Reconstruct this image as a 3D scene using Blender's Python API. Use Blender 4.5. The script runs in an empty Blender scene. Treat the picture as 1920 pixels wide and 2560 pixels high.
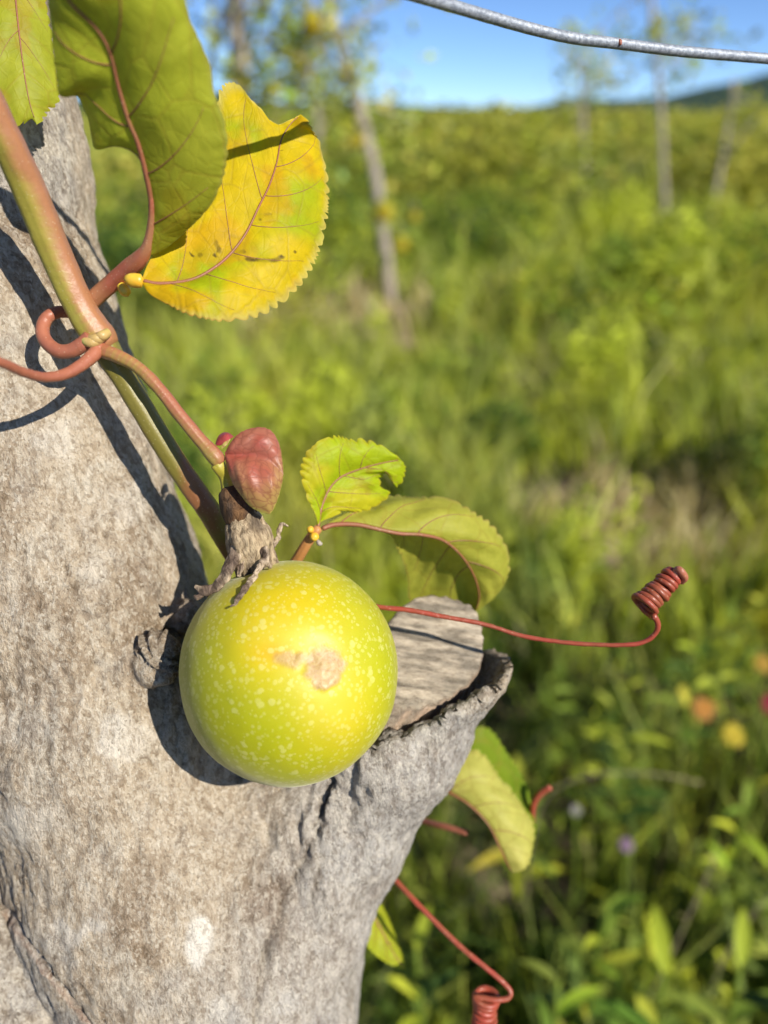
import bpy, math, random
import numpy as np
from mathutils import Vector, Matrix

random.seed(7); RNG = np.random.default_rng(11)
scene = bpy.context.scene
COL = scene.collection

# ------------------------------------------------------------------ camera, sky, sun, exposure
FPX = 1934.0                        # focal length in pixels of a 1920 x 2560 frame
PITCH = math.radians(26.5)
CAM_H = 1.15
SP, CP = math.sin(PITCH), math.cos(PITCH)
cam = bpy.data.cameras.new('camera'); camo = bpy.data.objects.new('camera', cam); COL.objects.link(camo)
cam.sensor_fit = 'VERTICAL'; cam.sensor_height = 36.0; cam.sensor_width = 27.0
cam.lens = FPX / 2560 * 36.0
cam.clip_start = 0.01; cam.clip_end = 3000
camo.location = (0, 0, CAM_H); camo.rotation_euler = (math.pi / 2 - PITCH, 0, 0)
cam.dof.use_dof = True; cam.dof.focus_distance = 0.219
cam.dof.aperture_fstop = cam.lens / 4.8
cam.dof.aperture_blades = 0
scene.camera = camo

SUN_CAM = Vector((0.56, 0.27, -0.785)).normalized()      # towards the sun: right, up, (minus) ahead
SUN = Vector((SUN_CAM.x, SUN_CAM.y * SP + SUN_CAM.z * CP, SUN_CAM.y * CP - SUN_CAM.z * SP))
world = bpy.data.worlds.new('World'); scene.world = world; world.use_nodes = True
nt = world.node_tree; nt.nodes.clear()
sky = nt.nodes.new('ShaderNodeTexSky'); sky.sky_type = 'NISHITA'; sky.sun_disc = False
sky.sun_elevation = math.asin(SUN.z); sky.sun_rotation = math.atan2(SUN.x, SUN.y)
sky.air_density = 0.5; sky.dust_density = 0.0; sky.ozone_density = 6.0
bg = nt.nodes.new('ShaderNodeBackground'); bg.inputs['Strength'].default_value = 0.118
ow = nt.nodes.new('ShaderNodeOutputWorld')
nt.links.new(sky.outputs[0], bg.inputs[0]); nt.links.new(bg.outputs[0], ow.inputs[0])
sl = bpy.data.lights.new('sun', 'SUN'); sl.energy = 5.0; sl.angle = math.radians(0.53); sl.color = (1, 0.945, 0.86)
slo = bpy.data.objects.new('sun', sl); COL.objects.link(slo)
slo.rotation_euler = SUN.to_track_quat('Z', 'Y').to_euler(); slo.location = SUN * 5
vs = scene.view_settings; vs.view_transform = 'Standard'; vs.look = 'None'; vs.gamma = 1; vs.exposure = 0.42
vs.use_curve_mapping = False
scene.cycles.max_bounces = 6; scene.cycles.diffuse_bounces = 3; scene.cycles.glossy_bounces = 2; scene.cycles.transmission_bounces = 4
scene.cycles.sample_clamp_indirect = 4.0; scene.cycles.adaptive_threshold = 0.02

# ------------------------------------------------------------------ coordinates
def C(px, py, d):
    return np.array(((px - 960) / FPX * d, (1280 - py) / FPX * d, d))
def toworld(P):
    P = np.asarray(P, dtype=np.float64)
    x, y, z = P[..., 0], P[..., 1], P[..., 2]
    return np.stack((x, y * SP + z * CP, CAM_H + y * CP - z * SP), -1)
def W(px, py, d):
    return toworld(C(px, py, d))
def G(px, Y, z=0.0):                # a ground point in the column of a pixel, Y metres away
    d = Y * CP + (CAM_H - z) * SP
    return np.array(((px - 960) / FPX * d, Y, z))
def tocam(P):
    P = np.asarray(P, dtype=np.float64); z = P[..., 2] - CAM_H
    return np.stack((P[..., 0], P[..., 1] * SP + z * CP, P[..., 1] * CP - z * SP), -1)
def pix(Pc):
    return 960 + FPX * Pc[..., 0] / Pc[..., 2], 1280 - FPX * Pc[..., 1] / Pc[..., 2]

# ------------------------------------------------------------------ noise
def _hash(ix, iy, iz, seed):
    h = (ix.astype(np.int64) * 374761393 + iy.astype(np.int64) * 668265263 + iz.astype(np.int64) * 2147483647 + seed * 974634777) & 0xffffffff
    h = ((h ^ (h >> 13)) * 1274126177) & 0xffffffff
    h = ((h ^ (h >> 16)) * 2246822519) & 0xffffffff
    return ((h ^ (h >> 15)) & 0xffff) / 65535.0
def vnoise(P, seed=0):
    P = np.asarray(P, dtype=np.float64)
    i = np.floor(P); f = P - i; f = f * f * f * (f * (f * 6 - 15) + 10); i = i.astype(np.int64)
    r = 0
    for dx in (0, 1):
        wx = f[..., 0] if dx else 1 - f[..., 0]
        for dy in (0, 1):
            wy = f[..., 1] if dy else 1 - f[..., 1]
            for dz in (0, 1):
                wz = f[..., 2] if dz else 1 - f[..., 2]
                r = r + wx * wy * wz * _hash(i[..., 0] + dx, i[..., 1] + dy, i[..., 2] + dz, seed)
    return r * 2 - 1
def fbm(P, octaves=4, seed=0, gain=0.5):
    P = np.asarray(P, dtype=np.float64); a, s, t = 1.0, 0, 0
    for k in range(octaves):
        s = s + a * vnoise(P * (2.03 ** k) + 17.3 * k, seed + k); t += a; a *= gain
    return s / t
def sstep(a, b, x):
    t = np.clip((x - a) / (b - a), 0, 1); return t * t * (3 - 2 * t)
def lerp(a, b, t):
    return np.asarray(a) * (1 - t)[..., None] + np.asarray(b) * t[..., None]
def polydist(px, py, pts):
    best = np.full(px.shape, 1e9)
    for (x0, y0), (x1, y1) in zip(pts[:-1], pts[1:]):
        dx, dy = x1 - x0, y1 - y0
        t = np.clip(((px - x0) * dx + (py - y0) * dy) / (dx * dx + dy * dy + 1e-9), 0, 1)
        best = np.minimum(best, np.hypot(px - x0 - t * dx, py - y0 - t * dy))
    return best

# ------------------------------------------------------------------ meshes and objects
def make_mesh(name, V, faces, smooth=True, attrs=None):
    """faces: an (n,3) or (n,4) array, or a list of such arrays"""
    if isinstance(faces, np.ndarray): faces = [faces]
    faces = [np.asarray(f, dtype=np.int32) for f in faces if len(f)]
    me = bpy.data.meshes.new(name)
    V = np.asarray(V, dtype=np.float32); me.vertices.add(len(V)); me.vertices.foreach_set('co', V.ravel())
    nl = sum(f.size for f in faces); npoly = sum(len(f) for f in faces)
    me.loops.add(nl); me.polygons.add(npoly)
    me.loops.foreach_set('vertex_index', np.concatenate([f.ravel() for f in faces]))
    starts, o = [], 0
    for f in faces:
        starts.append(o + np.arange(len(f)) * f.shape[1]); o += f.size
    me.polygons.foreach_set('loop_start', np.concatenate(starts).astype(np.int32))
    me.polygons.foreach_set('use_smooth', np.full(npoly, smooth))
    me.update(calc_edges=True); me.validate()
    for k, a in (attrs or {}).items():
        a = np.asarray(a, dtype=np.float32)
        if a.ndim == 1:
            at = me.attributes.new(k, 'FLOAT', 'POINT'); at.data.foreach_set('value', a)
        elif k == 'Col':
            at = me.attributes.new(k, 'FLOAT_COLOR', 'POINT')
            at.data.foreach_set('color', np.concatenate((a[:, :3], np.ones((len(a), 1), np.float32)), 1).ravel())
        else:
            at = me.attributes.new(k, 'FLOAT_VECTOR', 'POINT'); at.data.foreach_set('vector', a.ravel())
    return me
def obj(name, me, mat, parent=None):
    o = bpy.data.objects.new(name, me); COL.objects.link(o)
    if mat is not None and not me.materials: me.materials.append(mat)
    if parent is not None:
        o.parent = parent
        if parent.type == 'EMPTY': o.matrix_parent_inverse = Matrix.Translation(-parent.location)   # parts keep world coordinates
    return o
def tag(o, label, cat=None, group=None, kind=None):
    if label: o['label'] = label
    if cat: o['category'] = cat
    if group: o['group'] = group
    if kind: o['kind'] = kind
    return o
def thing(name, loc, label, cat, group=None):
    o = bpy.data.objects.new(name, None); COL.objects.link(o); o.empty_display_size = 0.02
    o.location = [float(v) for v in loc]
    return tag(o, label, cat, group)
def spline(pts, n):
    """Catmull-Rom through pts (any dimension), n samples even in arc length"""
    P = np.asarray(pts, dtype=np.float64)
    if len(P) == 2: return P[0] + (P[1] - P[0]) * np.linspace(0, 1, n)[:, None]
    E = np.vstack((2 * P[0] - P[1], P, 2 * P[-1] - P[-2])); out = []
    for i in range(1, len(E) - 2):
        t = np.linspace(0, 1, 24, endpoint=False)[:, None]
        p0, p1, p2, p3 = E[i - 1], E[i], E[i + 1], E[i + 2]
        out.append(0.5 * ((2 * p1) + (-p0 + p2) * t + (2 * p0 - 5 * p1 + 4 * p2 - p3) * t ** 2 + (-p0 + 3 * p1 - 3 * p2 + p3) * t ** 3))
    out.append(P[-1:]); S = np.vstack(out)
    L = np.concatenate(([0], np.cumsum(np.linalg.norm(np.diff(S[:, :3], axis=0), axis=1))))
    q = np.linspace(0, L[-1], n)
    return np.stack([np.interp(q, L, S[:, k]) for k in range(S.shape[1])], 1)
def tube(P, R, seg=12, flat=None, noise=0.0, nscale=400.0, seed=0, cap=True, ribs=0.0):
    """a tapered tube along P; flat = (n,) ratio of thickness to width"""
    P = np.asarray(P, dtype=np.float64); n = len(P); R = np.broadcast_to(np.asarray(R, dtype=np.float64), (n,))
    T = np.gradient(P, axis=0); T /= np.linalg.norm(T, axis=1)[:, None] + 1e-12
    u = np.cross(T[0], (0.31, 0.2, 0.93)); u /= np.linalg.norm(u); U = [u]
    for i in range(1, n):
        u = u - T[i] * np.dot(u, T[i]); u /= np.linalg.norm(u) + 1e-12; U.append(u)
    U = np.array(U); B = np.cross(T, U)
    a = np.linspace(0, 2 * np.pi, seg, endpoint=False)
    fl = 1.0 if flat is None else np.broadcast_to(flat, (n,))[:, None, None]
    V = P[:, None] + R[:, None, None] * (np.cos(a)[None, :, None] * U[:, None] + fl * np.sin(a)[None, :, None] * B[:, None])
    if ribs: V = P[:, None] + (V - P[:, None]) * (1 + ribs * np.sin(a * 7 + 0.8 * np.sin(a * 3)))[None, :, None]
    if noise:
        d = V - P[:, None]; d /= np.linalg.norm(d, axis=2)[..., None] + 1e-12
        V = V + d * (noise * fbm(V * nscale, 3, seed))[..., None]
    V = V.reshape(-1, 3)
    i = np.arange(n - 1)[:, None] * seg; j = np.arange(seg)[None]; j2 = (j + 1) % seg
    F = [np.stack((i + j, i + j2, i + seg + j2, i + seg + j), -1).reshape(-1, 4)]
    if cap:
        k = len(V); V = np.vstack((V, P[:1] - T[:1] * R[0] * 0.5, P[-1:] + T[-1:] * R[-1] * 0.5)); jj = np.arange(seg); jn = (jj + 1) % seg
        F.append(np.stack((np.full(seg, k), jn, jj), -1)); b = (n - 1) * seg
        F.append(np.stack((np.full(seg, k + 1), b + jj, b + jn), -1))
    return V, F
def merge(parts):
    """parts: list of (V, [faces], col?) -> V, faces"""
    Vs, Fs, o = [], {}, 0
    for p in parts:
        V, F = p[0], p[1]
        for f in (F if isinstance(F, list) else [F]):
            Fs.setdefault(f.shape[1], []).append(f + o)
        Vs.append(V); o += len(V)
    return np.vstack(Vs), [np.vstack(v) for v in Fs.values()]
def ptube(pts, n, seg=12, **kw):
    """tube from pixel control points (px, py, depth, radius)"""
    A = np.array([np.append(C(p[0], p[1], p[2]), p[3]) for p in pts]); S = spline(A, n)
    V, F = tube(S[:, :3], np.maximum(S[:, 3], 1e-5), seg, **kw)
    return V, F, S
def surfnet(F, org, h):
    s = F < 0; nx, ny, nz = F.shape
    cnt = np.zeros((nx - 1, ny - 1, nz - 1), np.int8)
    for a in (0, 1):
        for b in (0, 1):
            for c in (0, 1):
                cnt += s[a:nx - 1 + a, b:ny - 1 + b, c:nz - 1 + c]
    cells = np.argwhere((cnt > 0) & (cnt < 8)); idx = np.full(cnt.shape, -1, np.int64)
    idx[cells[:, 0], cells[:, 1], cells[:, 2]] = np.arange(len(cells))
    acc = np.zeros((len(cells), 3)); num = np.zeros(len(cells))
    cor = [(a, b, c) for a in (0, 1) for b in (0, 1) for c in (0, 1)]
    for p in cor:
        for ax in range(3):
            if p[ax] == 0:
                q = list(p); q[ax] = 1
                fp = F[cells[:, 0] + p[0], cells[:, 1] + p[1], cells[:, 2] + p[2]]; fq = F[cells[:, 0] + q[0], cells[:, 1] + q[1], cells[:, 2] + q[2]]
                m = (fp < 0) != (fq < 0); t = np.where(m, fp / np.where(m, fp - fq, 1), 0)
                pos = np.array(p)[None] + (np.array(q) - np.array(p))[None] * t[:, None]
                acc[m] += pos[m]; num[m] += 1
    V = (cells + acc / num[:, None]) * h + org
    Q = []
    for ax in range(3):
        sl0 = [slice(None)] * 3; sl1 = [slice(None)] * 3; sl0[ax] = slice(0, -1); sl1[ax] = slice(1, None)
        d = s[tuple(sl0)] != s[tuple(sl1)]; E = np.argwhere(d)
        b, c = (ax + 1) % 3, (ax + 2) % 3
        ok = (E[:, b] > 0) & (E[:, c] > 0) & (E[:, b] < F.shape[b] - 1) & (E[:, c] < F.shape[c] - 1); E = E[ok]
        def cell(db, dc):
            k = E.copy(); k[:, b] += db; k[:, c] += dc; return idx[k[:, 0], k[:, 1], k[:, 2]]
        q = np.stack((cell(-1, -1), cell(0, -1), cell(0, 0), cell(-1, 0)), 1)
        inside = s[E[:, 0], E[:, 1], E[:, 2]]
        q[~inside] = q[~inside][:, ::-1]; Q.append(q)
    return V, np.vstack(Q)
def sdf_mesh(fn, lo, hi, h, newton=2):
    lo, hi = np.array(lo), np.array(hi); n = np.ceil((hi - lo) / h).astype(int) + 1
    F = np.empty(n, np.float32); ys, zs = lo[1] + np.arange(n[1]) * h, lo[2] + np.arange(n[2]) * h
    for i0 in range(0, n[0], 16):
        xs = lo[0] + np.arange(i0, min(i0 + 16, n[0])) * h
        X = np.stack(np.meshgrid(xs, ys, zs, indexing='ij'), -1).astype(np.float32); F[i0:i0 + 16] = fn(X)
    F[0], F[-1] = 1, 1; F[:, 0], F[:, -1] = 1, 1; F[:, :, 0], F[:, :, -1] = 1, 1
    V, Q = surfnet(F, lo, h)
    e = h * 0.4; V0 = V.copy()
    for _ in range(newton):
        f = fn(V); g = np.stack([(fn(V + e * k) - fn(V - e * k)) / (2 * e) for k in np.eye(3)], -1)
        st = f[:, None] * g / (np.sum(g * g, 1)[:, None] + 1e-6); L = np.linalg.norm(st, axis=1)[:, None]
        V = V - st * np.minimum(1, h * 0.6 / (L + 1e-12))
    m = np.linalg.norm(V - V0, axis=1) > 2 * h; V[m] = V0[m]
    g = np.stack([(fn(V + e * k) - fn(V - e * k)) for k in np.eye(3)], -1); g /= np.linalg.norm(g, axis=1)[:, None] + 1e-12
    return V, Q, g
def seg_sdf(P, a, b, ra, rb):
    a, b = np.asarray(a, np.float32), np.asarray(b, np.float32)
    ba = b - a; pa = P - a; t = np.clip(pa @ ba / np.dot(ba, ba), 0, 1)
    return np.linalg.norm(pa - t[..., None] * ba, axis=-1) - (ra + t * (rb - ra))
def smin(a, b, k):
    h = np.maximum(k - np.abs(a - b), 0) / k; return np.minimum(a, b) - h * h * k * 0.25
def chain(P, pts, k):
    d = None
    for p, q in zip(pts[:-1], pts[1:]):
        e = seg_sdf(P, C(*p[:3]), C(*q[:3]), p[3], q[3]); d = e if d is None else smin(d, e, k)
    return d

# ------------------------------------------------------------------ materials
class M:
    def __init__(s, name):
        s.m = bpy.data.materials.new(name); s.m.use_nodes = True; s.t = s.m.node_tree; s.t.nodes.clear()
        s.out = s.n('ShaderNodeOutputMaterial')
    def n(s, ty, **kw):
        nd = s.t.nodes.new(ty)
        for k, v in kw.items(): setattr(nd, k, v)
        return nd
    def l(s, a, b): s.t.links.new(a, b)
    def set(s, sock, v):
        if isinstance(v, bpy.types.NodeSocket): s.l(v, sock)
        elif isinstance(v, (tuple, list)) and len(v) == 3 and sock.type == 'RGBA': sock.default_value = (*v, 1)
        else: sock.default_value = v
    def coord(s, scale=(1, 1, 1), attr=None):
        if attr: o = s.n('ShaderNodeAttribute', attribute_name=attr).outputs['Vector']
        else: o = s.n('ShaderNodeTexCoord').outputs['Object']
        mp = s.n('ShaderNodeMapping'); mp.inputs['Scale'].default_value = scale; s.l(o, mp.inputs['Vector']); return mp.outputs[0]
    def noise(s, scale, detail=3, rough=0.5, vec=None, dist=0.0):
        nd = s.n('ShaderNodeTexNoise'); nd.inputs['Scale'].default_value = scale; nd.inputs['Detail'].default_value = detail
        nd.inputs['Roughness'].default_value = rough; nd.inputs['Distortion'].default_value = dist
        if vec is not None: s.l(vec, nd.inputs['Vector'])
        else: s.l(s.coord(), nd.inputs['Vector'])
        return nd.outputs['Fac']
    def vor(s, scale, vec=None, feature='F1', out='Distance', rand=1.0):
        nd = s.n('ShaderNodeTexVoronoi', feature=feature); nd.inputs['Scale'].default_value = scale; nd.inputs['Randomness'].default_value = rand
        s.l(vec if vec is not None else s.coord(), nd.inputs['Vector']); return nd.outputs[out]
    def ramp(s, fac, stops):
        nd = s.n('ShaderNodeValToRGB'); el = nd.color_ramp.elements
        while len(el) < len(stops): el.new(0.5)
        for e, (p, c) in zip(el, stops):
            e.position = p; e.color = (*c, 1) if isinstance(c, (tuple, list)) else (c, c, c, 1)
        s.l(fac, nd.inputs[0]); return nd.outputs[0]
    def mix(s, fac, a, b, mode='MIX'):
        nd = s.n('ShaderNodeMix', data_type='RGBA', blend_type=mode); s.set(nd.inputs[0], fac)
        s.set(nd.inputs[6], a); s.set(nd.inputs[7], b); return nd.outputs[2]
    def math(s, op, a, b=0.0):
        nd = s.n('ShaderNodeMath', operation=op); s.set(nd.inputs[0], a); s.set(nd.inputs[1], b); return nd.outputs[0]
    def attr(s, name, out='Color'): return s.n('ShaderNodeAttribute', attribute_name=name).outputs[out]
    def bump(s, h, strength, dist, normal=None):
        nd = s.n('ShaderNodeBump'); s.set(nd.inputs['Strength'], strength); nd.inputs['Distance'].default_value = dist; s.l(h, nd.inputs['Height'])
        if normal is not None: s.l(normal, nd.inputs['Normal'])
        return nd.outputs[0]
    def bsdf(s, color, rough=0.5, spec=0.5, metal=0.0, normal=None, coat=0.0, sss=0.0, **kw):
        nd = s.n('ShaderNodeBsdfPrincipled'); s.set(nd.inputs['Base Color'], color); s.set(nd.inputs['Roughness'], rough)
        s.set(nd.inputs['Specular IOR Level'], spec); s.set(nd.inputs['Metallic'], metal); s.set(nd.inputs['Coat Weight'], coat)
        nd.inputs['Coat Roughness'].default_value = 0.12
        if 'sheen' in kw: nd.inputs['Sheen Weight'].default_value = kw['sheen']; nd.inputs['Sheen Roughness'].default_value = 0.35; nd.inputs['Sheen Tint'].default_value = (0.95, 0.95, 0.8, 1)
        if sss:
            nd.inputs['Subsurface Weight'].default_value = sss; nd.inputs['Subsurface Radius'].default_value = (1, 0.7, 0.15); nd.inputs['Subsurface Scale'].default_value = 0.004
        if normal is not None: s.l(normal, nd.inputs['Normal'])
        return nd.outputs[0]
    def done(s, sh): s.l(sh, s.out.inputs['Surface']); return s.m
    def trans(s, sh, color, fac, normal=None):
        t = s.n('ShaderNodeBsdfTranslucent'); s.set(t.inputs[0], color)
        if normal is not None: s.l(normal, t.inputs['Normal'])
        mx = s.n('ShaderNodeMixShader'); mx.inputs[0].default_value = fac; s.l(sh, mx.inputs[1]); s.l(t.outputs[0], mx.inputs[2]); return mx.outputs[0]

def mat_leaf():
    m = M('vine_leaf'); col = m.attr('Col'); uv = m.coord(attr='Sur')
    cell = m.vor(300, uv, 'DISTANCE_TO_EDGE'); net = m.ramp(cell, [(0.0, 1.0), (0.10, 0.0)])
    cell2 = m.vor(95, uv, 'DISTANCE_TO_EDGE'); net2 = m.ramp(cell2, [(0.0, 1.0), (0.045, 0.0)])
    nz = m.noise(260, 4, 0.6, uv)
    c = m.mix(m.ramp(nz, [(0.3, 0.0), (0.75, 1.0)]), m.mix(1.0, col, (0.78, 0.80, 0.7), 'MULTIPLY'), col)
    c = m.mix(m.math('MULTIPLY', net, 0.07), c, (0.30, 0.26, 0.02)); c = m.mix(m.math('MULTIPLY', net2, 0.26), c, (0.34, 0.22, 0.03))
    h = m.math('ADD', m.math('MULTIPLY', net, -0.6), m.math('ADD', m.math('MULTIPLY', net2, -0.8), m.noise(120, 3, 0.5, uv)))
    nrm = m.bump(h, 0.22, 0.0004)
    sh = m.bsdf(c, 0.5, 0.18, normal=nrm)
    return m.done(m.trans(sh, m.mix(1.0, c, (1.05, 1.0, 0.5), 'MULTIPLY'), 0.42))
def mat_stem(name, a, b, rough=0.42):
    """a plant stem: two colours that vary along and around it, fine ribs and pores"""
    m = M(name); nz = m.noise(90, 4, 0.6); fine = m.noise(900, 3, 0.6)
    c = m.mix(m.ramp(nz, [(0.36, 0.0), (0.62, 1.0)]), a, b); c = m.mix(m.math('MULTIPLY', fine, 0.35), c, m.mix(1.0, c, (0.55, 0.5, 0.45), 'MULTIPLY'))
    sp = m.ramp(m.vor(700), [(0.08, 1.0), (0.2, 0.0)]); c = m.mix(m.math('MULTIPLY', sp, 0.25), c, (0.7, 0.6, 0.4))
    return m.done(m.bsdf(c, rough, 0.42, normal=m.bump(m.math('ADD', fine, nz), 0.22, 0.0005)))
def mat_stemcol():
    m = M('vine_stem'); col = m.attr('Col'); fine = m.noise(1100, 3, 0.6); nz = m.noise(160, 3, 0.6)
    c = m.mix(m.math('MULTIPLY', fine, 0.4), col, m.mix(1.0, col, (0.55, 0.5, 0.45), 'MULTIPLY'))
    sp = m.ramp(m.vor(800), [(0.08, 1.0), (0.2, 0.0)]); c = m.mix(m.math('MULTIPLY', sp, 0.22), c, (0.7, 0.62, 0.42))
    return m.done(m.bsdf(c, 0.42, 0.4, normal=m.bump(m.math('ADD', fine, nz), 0.2, 0.0005)))
def mat_bark():
    m = M('bark'); col = m.attr('Col')
    v0 = m.coord((1, 1, 0.55)); wn = m.n('ShaderNodeTexNoise'); wn.inputs['Scale'].default_value = 600; wn.inputs['Detail'].default_value = 3; m.l(v0, wn.inputs['Vector'])
    ws = m.n('ShaderNodeVectorMath', operation='SCALE'); ws.inputs['Scale'].default_value = 0.0018; m.l(wn.outputs['Color'], ws.inputs[0])
    wa = m.n('ShaderNodeVectorMath', operation='ADD'); m.l(v0, wa.inputs[0]); m.l(ws.outputs[0], wa.inputs[1]); v1 = wa.outputs[0]
    def flakes(scale):
        sep = m.n('ShaderNodeSeparateColor'); m.l(m.vor(scale, v1, 'F1', 'Color'), sep.inputs[0]); return sep.outputs[0]
    f1, f2 = flakes(760), flakes(1600); n1 = m.noise(300, 6, 0.78, m.coord((1, 1, 0.28))); n2 = m.noise(1800, 3, 0.7, v0); n3 = m.noise(110, 3, 0.6, v0)
    c = m.mix(m.math('MULTIPLY', m.ramp(f1, [(0.0, 1.0), (0.32, 0.0)]), 0.55), col, m.mix(1.0, col, (0.50, 0.45, 0.38), 'MULTIPLY'))
    c = m.mix(m.math('MULTIPLY', m.ramp(f2, [(0.0, 1.0), (0.30, 0.0)]), 0.55), c, m.mix(1.0, col, (0.42, 0.37, 0.31), 'MULTIPLY'))
    c = m.mix(m.math('MULTIPLY', m.ramp(f1, [(0.70, 0.0), (1.0, 1.0)]), 0.45), c, m.mix(0.6, col, (0.74, 0.66, 0.51)))
    c = m.mix(m.math('MULTIPLY', m.ramp(f2, [(0.66, 0.0), (1.0, 1.0)]), 0.65), c, m.mix(0.6, col, (0.78, 0.71, 0.57)))
    c = m.mix(m.math('MULTIPLY', m.ramp(n1, [(0.37, 1.0), (0.48, 0.0)]), 0.55), c, m.mix(1.0, col, (0.42, 0.36, 0.30), 'MULTIPLY'))
    c = m.mix(m.math('MULTIPLY', m.ramp(n1, [(0.53, 0.0), (0.62, 1.0)]), 0.45), c, m.mix(0.6, col, (0.80, 0.74, 0.60)))
    c = m.mix(m.math('MULTIPLY', m.ramp(n2, [(0.30, 1.0), (0.41, 0.0)]), 0.6), c, (0.09, 0.07, 0.05))
    c = m.mix(m.math('MULTIPLY', m.ramp(n3, [(0.52, 0.0), (0.74, 1.0)]), 0.20), c, (0.36, 0.35, 0.33))
    h = m.math('ADD', m.math('MULTIPLY', n1, 1.4), m.math('ADD', m.math('MULTIPLY', n2, 0.4), m.math('ADD', m.math('MULTIPLY', f1, 0.35), m.math('MULTIPLY', f2, 0.25))))
    return m.done(m.bsdf(c, 0.82, 0.2, normal=m.bump(h, 1.0, 0.0013)))
def mat_wood():
    m = M('weathered_wood'); col = m.attr('Col'); v = m.coord(attr='Sur', scale=(1, 0.28, 1))
    n1 = m.noise(1000, 5, 0.75, v); n2 = m.noise(2600, 2, 0.6, m.coord(attr='Sur'))
    c = m.mix(m.ramp(n1, [(0.34, 1.0), (0.56, 0.0)]), col, m.mix(1.0, col, (0.52, 0.49, 0.46), 'MULTIPLY'))
    c = m.mix(m.math('MULTIPLY', m.ramp(n2, [(0.5, 0), (0.75, 1)]), 0.4), c, (0.48, 0.44, 0.36))
    return m.done(m.bsdf(c, 0.85, 0.2, normal=m.bump(m.math('ADD', n1, m.math('MULTIPLY', n2, 0.5)), 0.8, 0.001)))
def mat_fruit():
    m = M('passion_fruit_peel'); col = m.attr('Col'); scar = m.attr('Scar', 'Fac'); v = m.coord()
    wob = m.n('ShaderNodeVectorMath', operation='ADD'); nc = m.n('ShaderNodeTexNoise'); nc.inputs['Scale'].default_value = 260; m.l(v, nc.inputs['Vector'])
    sc = m.n('ShaderNodeVectorMath', operation='SCALE'); m.l(nc.outputs['Color'], sc.inputs[0]); sc.inputs['Scale'].default_value = 0.0016
    m.l(v, wob.inputs[0]); m.l(sc.outputs[0], wob.inputs[1]); wv = wob.outputs[0]
    def spots(scale, r0, r1):
        vo = m.n('ShaderNodeTexVoronoi'); vo.inputs['Scale'].default_value = scale; m.l(wv, vo.inputs['Vector'])
        sep = m.n('ShaderNodeSeparateColor'); m.l(vo.outputs['Color'], sep.inputs[0])
        rad = m.math('ADD', m.math('MULTIPLY', m.math('POWER', sep.outputs[0], 1.6), r1), r0)
        q = m.math('SUBTRACT', rad, vo.outputs['Distance']); mr = m.n('ShaderNodeMapRange'); mr.interpolation_type = 'SMOOTHSTEP'
        m.l(q, mr.inputs[0]); mr.inputs[1].default_value = -0.02; mr.inputs[2].default_value = 0.07; return mr.outputs[0]
    s1 = spots(400, 0.10, 0.34); s2 = spots(680, 0.20, 0.34)
    msk = m.ramp(m.noise(60, 2, 0.5, v), [(0.30, 0.6), (0.55, 1.0)])
    sp = m.math('MULTIPLY', m.math('MAXIMUM', s1, m.math('MULTIPLY', s2, 0.7)), msk)
    nosc = m.math('SUBTRACT', 1.0, scar)
    c = m.mix(m.math('MULTIPLY', m.math('MULTIPLY', sp, 0.37), nosc), col, (0.66, 0.64, 0.24))
    fine = m.noise(1400, 3, 0.6, v); wr = m.noise(520, 4, 0.65, v, 1.2)
    scol = m.mix(m.ramp(wr, [(0.35, 0.0), (0.65, 1.0)]), (0.36, 0.21, 0.075), (0.47, 0.33, 0.125))
    rim = m.ramp(scar, [(0.0, 0.0), (0.45, 1.0), (0.9, 0.0)]); c = m.mix(scar, c, scol); c = m.mix(m.math('MULTIPLY', rim, 0.3), c, (0.46, 0.27, 0.04))
    h = m.math('ADD', m.math('MULTIPLY', fine, 0.10), m.math('ADD', m.math('MULTIPLY', sp, 0.10), m.math('MULTIPLY', m.math('MULTIPLY', wr, scar), 0.9)))
    rough = m.math('ADD', m.math('MULTIPLY', scar, -0.05), 0.44)
    return m.done(m.bsdf(c, rough, 0.34, normal=m.bump(h, 0.5, 0.0005), sss=0.12, sheen=0.2))
def mat_dry():
    m = M('dry_calyx'); col = m.attr('Col'); v = m.coord((1, 1, 0.4)); n1 = m.noise(700, 4, 0.65, v, 0.5)
    c = m.mix(m.ramp(n1, [(0.35, 1.0), (0.6, 0.0)]), col, m.mix(1.0, col, (0.32, 0.28, 0.24), 'MULTIPLY'))
    return m.done(m.bsdf(c, 0.72, 0.3, normal=m.bump(n1, 0.9, 0.0012)))
def mat_bract():
    m = M('red_bract'); col = m.attr('Col'); uv0 = m.coord(attr='Sur')
    wn = m.n('ShaderNodeTexNoise'); wn.inputs['Scale'].default_value = 500; m.l(uv0, wn.inputs['Vector']); ws = m.n('ShaderNodeVectorMath', operation='SCALE'); ws.inputs['Scale'].default_value = 0.0022; m.l(wn.outputs['Color'], ws.inputs[0])
    wa = m.n('ShaderNodeVectorMath', operation='ADD'); m.l(uv0, wa.inputs[0]); m.l(ws.outputs[0], wa.inputs[1]); uv = wa.outputs[0]
    nd = m.noise(200, 2, 0.5, uv); net = m.ramp(m.vor(480, uv, 'DISTANCE_TO_EDGE'), [(0.0, 1.0), (0.13, 0.0)])
    c = m.mix(m.math('MULTIPLY', net, 0.62), col, (0.22, 0.06, 0.035)); c = m.mix(m.math('MULTIPLY', nd, 0.15), c, (0.50, 0.24, 0.16))
    sh = m.bsdf(c, 0.42, 0.4, normal=m.bump(m.math('ADD', m.math('MULTIPLY', net, -0.35), nd), 0.25, 0.0004))
    return m.done(m.trans(sh, c, 0.22))
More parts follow.
